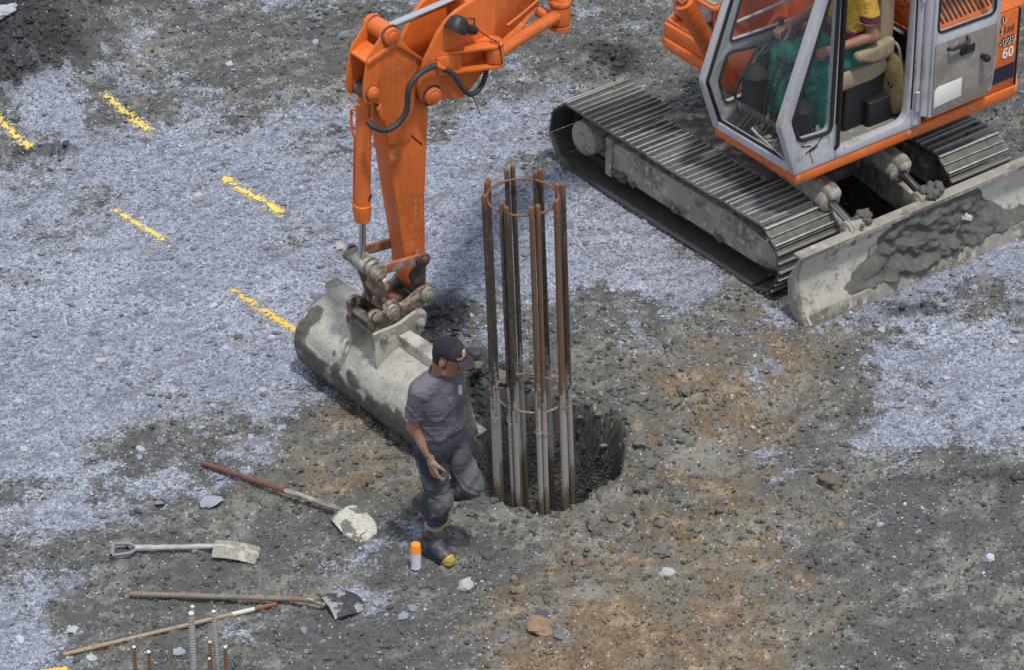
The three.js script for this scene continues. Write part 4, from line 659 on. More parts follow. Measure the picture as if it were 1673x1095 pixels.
// J: joints as [forward, up, right]
function person(root, J, C) {
  const S = C.skin;
  // head frame
  const hf = nrm(C.look), hr = nrm(crs(hf, [0, 1, 0])), hu = crs(hr, hf), H = J.head;
  const toH = (x, y, z) => { const d = [x - H[0], y - H[1], z - H[2]]; return [dot3(d, hf), dot3(d, hu), dot3(d, hr)]; };
  const fromH = p => add3(add3(add3(H, hf, p[0]), hu, p[1]), hr, p[2]);
  const headS = (x, y, z) => {
    const [a, b, c] = toH(x, y, z), s = Math.abs(c);
    let d = ell(a, b, c, [-.012, .03, 0], [.098, .10, .076]);
    d = smin(d, ell(a, b, c, [.028, -.045, 0], [.068, .072, .056]), .04);
    d = smin(d, cap(a, b, s, [.066, -.10, 0], [.02, -.085, .045], .02, .018), .03);
    d = smin(d, cap(a, b, c, [.092, .008, 0], [.112, -.030, 0], .008, .014), .014);
    d = smin(d, cap(a, b, s, [.086, .024, .012], [.07, .024, .042], .010, .010), .012);
    d = smax(d, -ell(a, b, s, [.098, .004, .032], [.016, .011, .017]), .01);
    d = smin(d, ell(a, b, s, [.084, .002, .031], [.013, .011, .014]), .003);
    d = smin(d, cap(a, b, s, [.088, -.060, 0], [.078, -.062, .02], .009, .006), .008);
    d = smin(d, cap(a, b, s, [.087, -.073, 0], [.078, -.071, .018], .009, .006), .006);
    d = smin(d, ell(a, b, s, [-.012, -.004, .079], [.020, .033, .010]), .008);
    return d;
  };
  const neckBase = J.neck, neckTop = fromH([-.03, -.06, 0]);
  const sides = ['R', 'L'];
  const arms = (x, y, z, grow = 0) => { let d = 9; for (const s of sides) { d = Math.min(d, smin(cap(x, y, z, J[s + 'sh'], J[s + 'el'], .050 + grow, .040 + grow), cap(x, y, z, J[s + 'el'], J[s + 'wr'], .040 + grow, .026 + grow), .02)); } return d; };
  const mid = (a, b, t = .5) => mix3(a, b, t);
  const across = s => [J.chest[0], J.chest[1], s]; // shoulders run along right
  const torso = (x, y, z, g = 0) => {
    let d = cap(x, y, z, add3(J.chest, J.right, -.075), add3(J.chest, J.right, .075), .108 + g, .108 + g);
    d = smin(d, cap(x, y, z, add3(J.waist, J.right, -.06), add3(J.waist, J.right, .06), .098 + g, .098 + g), .10);
    d = smin(d, cap(x, y, z, mix3(J.neck, J.Lsh, .8), mix3(J.neck, J.Rsh, .8), .060 + g, .060 + g), .09);
    d = smin(d, cap(x, y, z, J.neck, add3(J.neck, [0, -.08, 0]), .060 + g, .08 + g), .06);
    return d;
  };
  const pelvis = (x, y, z, g = 0) => cap(x, y, z, add3(J.pelvis, J.right, -.07), add3(J.pelvis, J.right, .07), .108 + g, .108 + g);
  const legs = (x, y, z, g) => { let d = 9; for (const s of sides) d = Math.min(d, smin(cap(x, y, z, J[s + 'hip'], J[s + 'kn'], .085 + g, .058 + g), cap(x, y, z, J[s + 'kn'], J[s + 'an'], .056 + g, .04 + g), .03)); return d; };
  const skinCol = (x, y, z) => {
    const [a, b, c] = toH(x, y, z), near = Math.hypot(a, b, c) < .16, n = .9 + .25 * fbm(x * 20, y * 20 + z * 9, 3, 5); let k = S.map(v => v * n);
    if (near) {
      if (b > .055 || (a < .018 && b > -.045 && Math.abs(c) < .083 && a < .03 - Math.max(0, -.02 - b)) && !(Math.abs(c) > .074 && a > -.04)) k = [.012, .010, .009];
      const e = Math.hypot((a - .092) / .02, (b - .002) / .007, (Math.abs(c) - .031) / .012); if (e < 1) k = [.05, .035, .03];
      if (a > .07 && Math.hypot((b + .0665) / .010, c / .024) < 1) k = [S[0] * .9, S[1] * .62, S[2] * .62];
      if (a > .075 && Math.hypot((b - .027) / .005, (Math.abs(c) - .032) / .018) < 1) k = [.03, .02, .016];
    } else if (C.dusty) k = mix3(k, [.33, .29, .25], .55 * sst(.05, .3, fbm(x * 14, y * 9, 4, 9)));
    return k;
  };
  const box3 = (pts, m) => [[0, 1, 2].map(i => Math.min(...pts.map(p => p[i])) - m), [0, 1, 2].map(i => Math.max(...pts.map(p => p[i])) + m)];
  // hands
  const handGeo = s => {
    const W = J[s + 'wr'], d = nrm(J[s + 'hd']), pn = nrm(J[s + 'palm']), sd = nrm(crs(d, pn)), side = nrm(crs(pn, d)), q = (l, t, n) => add3(add3(add3(W, d, l), side, t * (s === 'R' ? 1 : -1)), pn, n), curl = C.curl?.[s] ?? .6;
    const chains = [];
    [[-.030, .062, .9], [-.010, .070, 1], [.010, .066, .95], [.029, .054, .78]].forEach(([t, l, k], i) => {
      const base = [.086, t, 0]; let ang = .25 * curl, p = base.slice(), o = [q(...p)];
      for (const seg of [.040 * k, .026 * k, .021 * k]) { p = [p[0] + seg * Math.cos(ang), p[1] * 1.0, p[2] + seg * Math.sin(ang)]; o.push(q(...p)); ang += (.55 + .1 * i) * curl + .1; }
      chains.push(o);
    });
    const th = [q(.022, -.028, .006), q(.048, -.050, .016), q(.074, -.054, .026 + .012 * curl), q(.096, -.048, .034 + .02 * curl)];
    const f = (x, y, z) => {
      let m = cap(x, y, z, q(-.03, 0, 0), q(.02, 0, 0), .027, .026);
      for (const t of [-.028, -.010, .009, .026]) m = smin(m, cap(x, y, z, q(.018, t * .7, 0), q(.084, t, 0), .016, .0125), .012);
      m = smin(m, cap(x, y, z, th[0], th[1], .015, .0125), .012); m = smin(m, cap(x, y, z, th[1], th[2], .0115, .0105), .004); m = smin(m, cap(x, y, z, th[2], th[3], .0105, .009), .004);
      let fg = 9; for (const o of chains) for (let i = 0; i < 3; i++) fg = Math.min(fg, cap(x, y, z, o[i], o[i + 1], .0102 - i * .0012, .0092 - i * .0012));
      return smin(m, fg, .005);
    };
    return netMesh(f, ...box3([...chains.flat(), ...th, W], .045), .0035, (x, y, z) => { const n = .9 + .25 * fbm(x * 40, y * 40 + z * 20, 3, 5); return mix3(S, [.36, .31, .27], C.dusty ? .3 : .1).map(v => v * n); });
  };
  const bodyS = (x, y, z) => { let d = Math.min(torso(x, y, z, -.02), 9); d = smin(d, pelvis(x, y, z, -.03), .05); d = smin(d, legs(x, y, z, -.022), .03); d = smin(d, arms(x, y, z), .025); return smin(d, cap(x, y, z, neckBase, neckTop, .056, .052), .04); };
  const all = Object.entries(J).filter(([k]) => !/hd$|palm$|right|foot/.test(k)).map(e => e[1]);
  const parts = [netMesh(bodyS, ...box3(all, .14), .012, skinCol), netMesh((x, y, z) => smin(headS(x, y, z), cap(x, y, z, neckBase, neckTop, .056, .05), .03), ...box3([H, fromH([.1, 0, 0]), fromH([0, -.1, 0])], .13), .0042, skinCol), handGeo('R'), handGeo('L')];
  mesh('body', mergeGeometries(parts), skinMat, root);
  // shirt
  const cutEl = s => { const d = nrm(sub3(J[s + 'el'], J[s + 'sh'])), p = mix3(J[s + 'sh'], J[s + 'el'], C.sleeve ?? .72); return (x, y, z) => dot3(sub3([x, y, z], p), d); };
  const cuts = { R: cutEl('R'), L: cutEl('L') }, up = nrm(sub3(J.chest, J.pelvis));
  const shirtS = (x, y, z) => {
    const n = .010 * fbm(x * 7, y * 5 + z * 4, 3, 3) + .005 * n3(x * 15, y * 10, z * 15) - .009 * Math.pow(1 - Math.min(1, 4 * Math.abs(n3(x * 7 + y * 3, y * 5 - z * 3, z * 7 + 2))), 2);
    let d = torso(x, y, z, .012); d = smin(d, pelvis(x, y, z, .004), .07);
    let a = 9; for (const s of sides) a = Math.min(a, smax(cap(x, y, z, J[s + 'sh'], J[s + 'el'], .068, .064), cuts[s](x, y, z), .012));
    d = smin(d, a, .035) + n;
    d = smax(d, -cap(x, y, z, neckBase, neckTop, .052, .06), .012);
    d = smax(d, dot3(sub3([x, y, z], add3(J.neck, nrm(sub3(neckTop, neckBase)), .035)), nrm(sub3(neckTop, neckBase))), .015);
    return smax(d, -dot3(sub3([x, y, z], J.hem), up), .012);
  };
  mesh('shirt', netMesh(shirtS, ...box3([J.neck, J.chest, J.pelvis, J.Rsh, J.Lsh, J.Rel, J.Lel], .2), .0085, C.shirt(J)), clothMat, root);
  // trousers
  const trS = (x, y, z) => {
    const fold = n3(x * 4, y * 9, z * 5), n = .012 * fbm(x * 8, y * 6 + z * 5, 3, 13) + .011 * (Math.abs(Math.sin(y * 34 + x * 22 + 5 * fold)) - .5) * sst(-.2, .4, n3(x * 5, y * 5, z * 5 + 3)) - .008 * Math.pow(1 - Math.min(1, 4 * Math.abs(n3(x * 9 + 3, y * 3.2, z * 9))), 2);
    let d = pelvis(x, y, z, .014), l = 9; for (const s of sides) { const e = mix3(J[s + 'kn'], J[s + 'an'], C.hem?.[s] ?? .62); l = Math.min(l, smin(cap(x, y, z, J[s + 'hip'], J[s + 'kn'], .105, .082), cap(x, y, z, J[s + 'kn'], e, .080, C.cuff ?? .078), .04)); }
    d = smin(d, l, .05) + n; d = smin(d, cap(x, y, z, J.waist, J.pelvis, .09, .1), .06);
    return smax(d, dot3(sub3([x, y, z], add3(J.hem, up, .028)), up), .01);
  };
  mesh('trousers', netMesh(trS, ...box3([J.pelvis, J.waist, J.Rkn, J.Lkn, J.Ran, J.Lan], .2), .0095, C.trousers(J)), clothMat, root);
  for (const s of sides) {
    const an = J[s + 'an'], ft = nrm(J[s + 'foot']), upf = nrm(sub3(J[s + 'kn'], an)); const sole = nrm(sub3(upf, ft.map(v => v * dot3(upf, ft)))); const P = (f, u) => add3(add3(an, ft, f), sole, u), top = mix3(an, J[s + 'kn'], .42), rt = nrm(crs(ft, sole));
    const bs = (x, y, z) => {
      let d = cap(x, y, z, an, top, .055, .066); d = smin(d, cap(x, y, z, P(-.035, -.045), P(.05, -.045), .046, .050), .03); d = smin(d, cap(x, y, z, P(.06, -.052), P(.165, -.060), .050, .043), .05);
      d = smin(d, cap(x, y, z, P(0, 0), P(.10, -.045), .055, .04), .04); d += .004 * n3(x * 16, y * 16, z * 16);
      d = smax(d, -dot3(sub3([x, y, z], P(0, -.098)), sole), .008);
      let so = cap(x, y, z, P(-.045, -.094), P(.165, -.094), .05, .046); so = smax(so, Math.abs(dot3(sub3([x, y, z], P(0, -.09)), sole)) - .014, .004); d = Math.min(d, so);
      return smax(d, dot3(sub3([x, y, z], top), upf), .01);
    };
    mesh('boot', netMesh(bs, ...box3([an, top, P(.2, -.05), P(-.08, -.09)], .09), .006, (x, y, z) => {
      const q = sub3([x, y, z], an), f = dot3(q, ft), u = dot3(q, sole), t = dot3(q, upf), n = fbm(x * 16, y * 16, 3, 7);
      if (C.plainBoots) return [.04, .035, .03];
      if (u > -.078 && u > -.082 && f > .145 + .6 * Math.max(0, .9 * (u + .075)) && f < .22) return [.50, .36, .06].map(v => v * (.9 + n));
      if (u < -.076) return [.05, .055, .05];
      return mix3([.030, .036, .052], [.30, .27, .21], .9 * sst(-.02, .05, (t - .085) + .10 * n) + .25 * sst(.05, .3, n));
    }), bootMat, root);
  }
  if (C.cap) {
    const cs = (x, y, z) => {
      const [a, b, c] = toH(x, y, z); let d = ell(a, b, c, [-.008, .060, 0], [.110, .096, .090]); d = smax(d, .047 - b - a * .05, .006); d = smax(d, -ell(a, b, c, [-.008, .050, 0], [.102, .09, .082]), .004);
      const rr = Math.hypot((a - .02) / 1.0, c / .82), dip = .053 - .30 * Math.max(0, a - .09) - 1.6 * c * c; let br = Math.max(rr - .158, .08 - a + .0 * c, Math.abs(b - dip) - .0045); br = Math.max(br, Math.abs(c) - .086);
      return Math.min(smin(d, br, .006), ell(a, b, c, [-.008, .152, 0], [.010, .007, .010]));
    };
    mesh('cap', netMesh(cs, ...box3([fromH([.2, .03, 0]), fromH([-.12, .03, 0]), fromH([0, .16, 0])], .11), .004, (x, y, z) => {
      const [a, b, c] = toH(x, y, z), n = .9 + .3 * n3(a * 50, b * 50, c * 50); let k = a > .085 && b < .052 ? [.040, .026, .034] : a > .02 ? [.030, .020, .030] : [.012, .013, .018];
      // worn yellow emblem and small pale lettering on the front panels
      const u = c - .012, v = b - .098; if (a > .03) { const ring = Math.abs(Math.hypot(u / .9, v) - .017) < .006 && u > -.014, bar = Math.abs(v + u * .8) < .005 && Math.abs(u) < .028, fork = Math.abs(u + .018) < .004 && v > -.014 && v < .014; if (ring || bar || fork) k = [.60, .50, .22]; if (c > .026 && c < .066 && Math.abs(b - .070 - .1 * (c - .045)) < .006 && n3(c * 260, b * 160, 3) > -.12) k = [.55, .55, .55]; }
      return k.map(q => q * n);
    }), std({ vertexColors: true, roughness: .9 }), root);
  }
}
{
  const w = thing('person', 'person walking in grey T-shirt, dark trousers, rubber boots and baseball cap', 'person');
  const yaw = THREE.MathUtils.degToRad(40), foot = ground(722, 903); w.position.set(foot.x, heightAt(foot.x, foot.z) - .002, foot.z); w.rotation.y = -yaw; w.scale.setScalar(.935);
  const J = { right: [0, 0, 1], Ran: [-.03, .105, .065], Rkn: [.045, .46, .075], Rhip: [-.02, .84, .085], Lhip: [0, .84, -.085], Lkn: [.165, .535, -.105], Lan: [-.185, .285, -.085], pelvis: [-.005, .895, 0], waist: [-.01, 1.02, 0], hem: [0, .95, 0], chest: [.0, 1.20, 0], neck: [.01, 1.385, 0], head: [.065, 1.525, .0], Rsh: [-.025, 1.325, .175], Rel: [-.055, 1.05, .20], Rwr: [.065, .83, .17], Lsh: [-.005, 1.325, -.175], Lel: [-.16, 1.09, -.17], Lwr: [-.12, .87, -.10], Rhd: [.28, -.95, -.02], Rpalm: [.15, .05, -1], Lhd: [.2, -.95, .1], Lpalm: [.1, .1, 1], Rfoot: [.985, -.08, .10], Lfoot: [.90, -.43, 0] };
  person(w, J, {
    skin: [.30, .150, .085], look: [.93, -.34, -.40], dusty: true, cap: true, sleeve: .74, curl: { R: .75, L: .7 }, hem: { R: .38, L: .40 }, cuff: .076,
    shirt: () => (x, y, z) => { const n = fbm(x * 5, y * 5 + z * 3, 4, 17); if (Math.hypot(y - 1.265, (z + .075) / .8) < .032 && x > .04) return [.5, .5, .5]; const k = mix3([.088, .083, .105], [.14, .134, .155], sst(-.2, .35, n)); return y > 1.40 && Math.hypot(x - .01, z) < .085 ? [.04, .045, .085] : k; },
    trousers: () => (x, y, z) => { const n = fbm(x * 7, y * 6 + z * 4, 4, 19); const belt = y > .94 && y < .977; return belt ? [.02, .02, .022] : mix3([.030, .035, .050], [.15, .15, .145], .75 * sst(.0, .42, n + .18 * sst(.2, .05, Math.abs(y - .6) - .1) * (x > .1 ? 1 : .3))); }
  });
  mesh('wrist_band', fin(new THREE.TorusGeometry(.031, .003, 6, 22).rotateX(Math.PI / 2).rotateZ(.5).translate(.048, .855, .172), 0), M.rubber, w);
  const o = thing('person', 'person seated in the excavator cab wearing yellow and maroon shirt and teal trousers', 'person');
  const AR = .33, BR = 2.56, seatAt = E1.clone().multiplyScalar(AR).addScaledVector(E2, BR); o.position.set(seatAt.x, 0, seatAt.z); o.rotation.y = Math.atan2(-.6115, -.791);
  const Q = (a, b, h) => [2.60 - b, h, .31 - a];
  const K = { right: [0, 0, 1], pelvis: Q(.31, 2.62, 1.51), waist: Q(.31, 2.63, 1.62), hem: Q(.31, 2.62, 1.545), chest: Q(.31, 2.63, 1.80), neck: Q(.31, 2.61, 1.985), head: Q(.31, 2.57, 2.13), Rhip: Q(.23, 2.58, 1.485), Lhip: Q(.39, 2.58, 1.485), Rkn: Q(.12, 2.24, 1.46), Lkn: Q(.40, 2.30, 1.42), Ran: Q(.14, 2.16, 1.05), Lan: Q(.42, 2.30, 1.03), Rsh: Q(.13, 2.62, 1.91), Lsh: Q(.49, 2.62, 1.91), Rel: Q(.04, 2.60, 1.66), Lel: Q(.545, 2.655, 1.64), Rwr: Q(.055, 2.34, 1.625), Lwr: Q(.47, 2.36, 1.60), Rhd: [1, -.1, -.05], Lhd: [1, .05, .05], Rpalm: [.1, -1, -.2], Lpalm: [.1, -1, .2], Rfoot: [1, -.1, 0], Lfoot: [1, -.1, 0] };
  person(o, K, {
    skin: [.29, .145, .085], look: [.9, -.3, .1], curl: { R: 1.5, L: 1.5 }, sleeve: .62, hem: { R: .9, L: .9 }, plainBoots: true,
    shirt: () => (x, y, z) => { const sl = Math.abs(z) > .185 && y < 1.80; if (sl) return y < 1.752 && y > 1.738 ? [.6, .58, .58] : y < 1.80 && y > 1.765 ? [.10, .015, .035] : [.10, .015, .035]; if (y > 1.70 + .03 * Math.sin(z * 9)) { if (Math.abs(z) < .05 && y > 1.955) return [.62, .62, .66]; return [.52, .32, .045]; } return y > 1.66 ? ((Math.floor(z * 60) + Math.floor(y * 60)) & 1 ? [.25, .2, .24] : [.10, .03, .06]) : [.085, .014, .032]; },
    trousers: () => (x, y, z) => { const n = .85 + .5 * fbm(x * 8, y * 8 + z * 5, 3, 23); return [.022 * n, .18 * n, .145 * n]; }
  });
  const wp = Q(.47, 2.375, 1.602); mesh('wristwatch', [fin(new THREE.TorusGeometry(.031, .006, 8, 22).rotateY(Math.PI / 2).translate(...wp), 0), fin(new RoundedBoxGeometry(.03, .012, .03, 2, .004).translate(wp[0], wp[1] + .032, wp[2]), 0)], M.chrome, o);
  const bag = thing('shoulder_bag', 'olive tan canvas bag hanging behind the seat in the cab', 'bag'); bag.position.copy(digger.position); bag.rotation.y = -YAW;
  mesh('bag_body', fin(new THREE.SphereGeometry(1, 28, 20).scale(.16, .24, .075).translate(...L(.50, 2.875, 1.17).toArray()), 0), painted(hex3('#7d6d48'), hex3('#94835a'), hex3('#5a4e36'), { seed: 47, rough: .9 }), bag);
  mesh('strap', pipe([L(.42, 2.85, 1.36), L(.46, 2.85, 1.48), L(.54, 2.87, 1.47), L(.58, 2.88, 1.34)], .012, 24, 8), M.tan, bag);
  mesh('eyelet', fin(new THREE.TorusGeometry(.018, .005, 8, 18).rotateX(.3).translate(...L(.56, 2.802, 1.20).toArray()), 0), M.black, bag);
}
stage('people');

// ---------------------------------------------------------------- reinforcing cage in the hole
function rebarGeo(len, r, seed, paint, pitch = .017) {
  const pts = [[0, 0], [r * .92, 0]]; for (let y = .004; y < len - pitch; y += pitch) pts.push([r * .95, y], [r * 1.09, y + pitch * .34], [r * 1.09, y + pitch * .5], [r * .95, y + pitch * .84]); pts.push([r * .94, len], [0, len]);
  const g = new THREE.LatheGeometry(pts.map(p => new THREE.Vector2(Math.max(1e-4, p[0]), p[1])), 9).toNonIndexed(), p = g.attributes.position; g.computeVertexNormals();
  const c = new Float32Array(p.count * 3); for (let i = 0; i < p.count; i++) { const y = p.getY(i); c.set(paint(y, Math.atan2(p.getZ(i), p.getX(i)), Math.hypot(p.getX(i), p.getZ(i)) > r * 1.02), i * 3); } g.setAttribute('color', new THREE.BufferAttribute(c, 3)); return g;
}
const barMat = std({ vertexColors: true, roughness: .75, metalness: .1 });
{
  const cage = thing('rebar_cage', 'tall round cage of rusty ribbed steel bars standing in the dug hole', 'rebar cage');
  const TOP = 2.12, LOW = -1.2, tips = [[795, 296], [798, 288], [789.5, 316], [794.5, 318], [830.6, 276], [839, 270], [877.5, 277], [886, 277], [915, 298], [919.5, 301], [906, 327], [911, 323], [866, 338], [874.5, 335], [820, 333], [828.5, 337]];
  const P = tips.map(t => ground(t[0], t[1], TOP)), cx = P.reduce((s, p) => s + p.x, 0) / P.length, cz = P.reduce((s, p) => s + p.z, 0) / P.length;
  const lean = V3(-.033, 1, .004).normalize(); cage.position.set(cx, 0, cz).addScaledVector(lean, 0); const top = V3(0, TOP, 0), at = h => V3((h - TOP) * lean.x / lean.y, h, (h - TOP) * lean.z / lean.y);
  const tone = [[.12, .058, .031], [.026, .023, .021], [.032, .028, .025], [.125, .062, .034]];
  const geos = tone.map((t, s) => rebarGeo((TOP - LOW) / lean.y, .0160, s, (y, a, rib) => {
    const h = LOW + y, n = fbm(y * 6, a + s * 7, 4, s), n2 = n3(y * 30, a * 2, s * 3); let k = mix3(t, [.20, .10, .05], sst(.0, .4, n + .25 * n2) * .6); if (rib) k = mix3(k, [.22, .17, .11], .22 + .3 * n2);
    k = mix3(k, [.24, .105, .045], .8 * sst(2.0, 2.13, h + .2 * n)); // the tops rust fresh orange
    k = mix3(k, [.40, .385, .36], .8 * sst(.02, .14, .78 - h + .5 * n + .16 * n2) * (rib ? 1 : .65)); // cement dust on the lower half
    return mix3(k, [.12, .085, .05], .9 * sst(-.02, .1, .06 - h + .25 * n));
  }));
  P.forEach((p, i) => { const kind = [1, 2, 1, 2, 2, 1, 2, 1, 3, 1, 3, 0, 0, 3, 2, 1][i], m = mesh('bar', geos[kind], barMat, cage); m.position.set(p.x - cx, TOP, p.z - cz).addScaledVector(lean, -(TOP - LOW) / lean.y); m.quaternion.setFromUnitVectors(V3(0, 1, 0), lean); m.rotateY(i * 1.3); m.rotateX((hash2(i, 31) - .5) * .012); m.rotateZ((hash2(i, 37) - .5) * .008); m.position.y += (hash2(i, 5) - .5) * .02; });
  const R0 = P.reduce((s, p) => s + Math.hypot(p.x - cx, p.z - cz), 0) / P.length;
  const ringPts = (h, r, a0, a1, tx = 0, tz = 0, n = 40) => { const o = []; for (let i = 0; i <= n; i++) { const a = mix(a0, a1, i / n), c = at(h); o.push(V3(c.x + Math.cos(a) * r, c.y + Math.cos(a) * tx + Math.sin(a) * tz, c.z + Math.sin(a) * r)); } return o; };
  const rust = std({ vertexColors: false, roughness: .85, map: texture(128, (u, v) => mix3([.24, .105, .04], [.14, .07, .04], tfbm(u, v, 8, 3, 4)), { metres: .2 }) });
  const paleRust = std({ roughness: .85, map: texture(128, (u, v) => mix3([.33, .25, .18], [.16, .10, .06], tfbm(u, v, 6, 13, 4)), { metres: .2 }) });
  mesh('ring', pipe(ringPts(2.055, R0 - .022, 0, 6.283), .0075, 90, 8), rust, cage);
  mesh('ring', pipe([V3(...at(.70).toArray()).add(V3(-R0 * .62, .03, .1)), ...ringPts(.63, R0 - .022, 3.25, 9.2, -.02, -.0)], .0078, 90, 8), paleRust, cage);
  mesh('ring', pipe(ringPts(-.85, R0 - .022, 0, 6.283), .0075, 60, 8), rust, cage);
  const wireMat = std({ color: lin(.34, .30, .26), roughness: .5, metalness: .4 });
  [[12, .50], [3, .52], [14, .55], [11, .62], [9, .6], [13, .47]].forEach(([i, h], k) => { const p = at(h), q = P[i]; const t = new THREE.TorusGeometry(.03, .0022, 5, 18).rotateX(Math.PI / 2 + .3 * Math.sin(k)).rotateZ(.25 * Math.cos(k * 2)); mesh('tie_wire', fin(t.translate(q.x - cx + p.x + .008, h, q.z - cz + p.z), 0), wireMat, cage); });
}
// starter bars at the lower edge of the picture
{
  const grey = (y, a, rib) => { const n = fbm(y * 8, a, 3, 3); return mix3(rib ? [.46, .46, .45] : [.27, .275, .29], [.16, .15, .145], sst(.05, .35, n)); };
  const rusty = (y, a, rib) => { const n = fbm(y * 9, a, 3, 6); return mix3(rib ? [.28, .15, .07] : [.13, .06, .03], [.34, .28, .2], sst(.05, .4, n) * .7); };
  const cut = std({ color: lin(.62, .58, .47), roughness: .7 });
  const bar = (tx, ty, h, r, paint, seed, leanX, label, group) => {
    const t = ground(tx, ty, h), base = t.clone(); base.x -= leanX * h; base.y = heightAt(base.x, base.z); const g = thing('starter_bar', label, 'rebar', group), d = t.clone().sub(base); g.position.copy(base); g.quaternion.setFromUnitVectors(V3(0, 1, 0), d.clone().normalize());
    mesh('bar', rebarGeo(d.length() + .1, r, seed, paint, .02).translate(0, -.1, 0), barMat, g); mesh('cut_end', fin(new THREE.CylinderGeometry(r * .9, r * .98, .006, 14).translate(0, d.length() + .003, 0), .6), cut, g);
  };
  bar(315, 992, .60, .0125, grey, 1, .035, 'taller grey ribbed bar of the close pair beside the wooden pole'); bar(313, 1003, .60, .017, grey, 2, .01, 'thicker grey ribbed bar of the close pair beside the wooden pole'); bar(349.5, 1000, .56, .0128, grey, 3, -.01, 'single grey ribbed bar standing across the wooden pole');
  const L1 = 'short rusty ribbed bar standing upright in the ground by the wooden pole', G1 = 'short rusty bars by the grey bars';
  bar(219.5, 1058, .30, .0115, rusty, 4, 0, L1, G1); bar(243.5, 1066, .30, .0125, rusty, 5, 0, L1, G1); bar(343.5, 1050, .36, .010, rusty, 6, 0, L1, G1); bar(342.5, 1077, .28, .010, rusty, 7, 0, L1, G1); bar(368.5, 1058, .30, .0115, rusty, 8, 0, L1, G1);
}
// ---------------------------------------------------------------- shovels and pole
function woodMat(base, dark, seed) { return std({ roughness: .75, map: texture(256, (u, v) => { const g = tfbm(u * 1, v * 1, 4, seed, 3), f = tnoise(u * 60 + g * 4, v * 4, 60, seed + 9); return mix3(base, dark, .55 * f + .5 * sst(.5, .75, tfbm(u, v, 12, seed + 3, 4))); }, { metres: .3 }) }); }
function bladeGeo(kind, len, wid, dish, thick = .004) { // x from the socket to the tip, z across, hollow side up
  const NU = 26, NW = 20, top = [], pos = [], idx = [];
  const half = u => kind === 'square' ? wid / 2 * (.97 + .03 * u) : wid / 2 * (u < .5 ? .93 + .14 * u : Math.sqrt(Math.max(0, 1 - Math.pow((u - .5) / .5, 2.4))));
  for (const o of [0, -thick]) for (let i = 0; i <= NU; i++) for (let k = 0; k <= NW; k++) { const u = i / NU, s = k / NW * 2 - 1, w = half(u); const rib = .012 * Math.exp(-Math.pow(s / .13, 2)) * (1 - sst(.25, .62, u)); pos.push(u * len, dish * (s * s) * (1 - .35 * u) + .02 * u * u - dish * .35 * Math.sin(u * Math.PI) + rib + o, s * w); }
  const n = (NU + 1) * (NW + 1); for (let i = 0; i < NU; i++) for (let k = 0; k < NW; k++) { const a = i * (NW + 1) + k; idx.push(a, a + 1, a + NW + 1, a + 1, a + NW + 2, a + NW + 1); const b = a + n; idx.push(b, b + NW + 1, b + 1, b + 1, b + NW + 1, b + NW + 2); }
  const g = new THREE.BufferGeometry(); g.setAttribute('position', new THREE.Float32BufferAttribute(pos, 3)); g.setIndex(idx); return fin(g, 1.0);
}
function basis(o, x, zHint) { const X = x.clone().normalize(), Y = zHint.clone().cross(X).normalize(), Z = X.clone().cross(Y); return new THREE.Matrix4().makeBasis(X, Y, Z).setPosition(o); }
const gp = (x, y, up = .02) => { let p = ground(x, y); for (let i = 0; i < 3; i++) p = ground(x, y, heightAt(p.x, p.z) + up); return p; };
const steelMud = (pale, dark, mud, seed, at = .5) => std({ roughness: .7, map: texture(256, (u, v) => { const n = tfbm(u, v, 5, seed, 5), f = tfbm(u, v, 30, seed + 5, 3); return mix3(mix3(pale, dark, sst(.4, .7, f)), mud, sst(at, at + .08, n + .12 * (f - .5))); }, { metres: .3 }) });
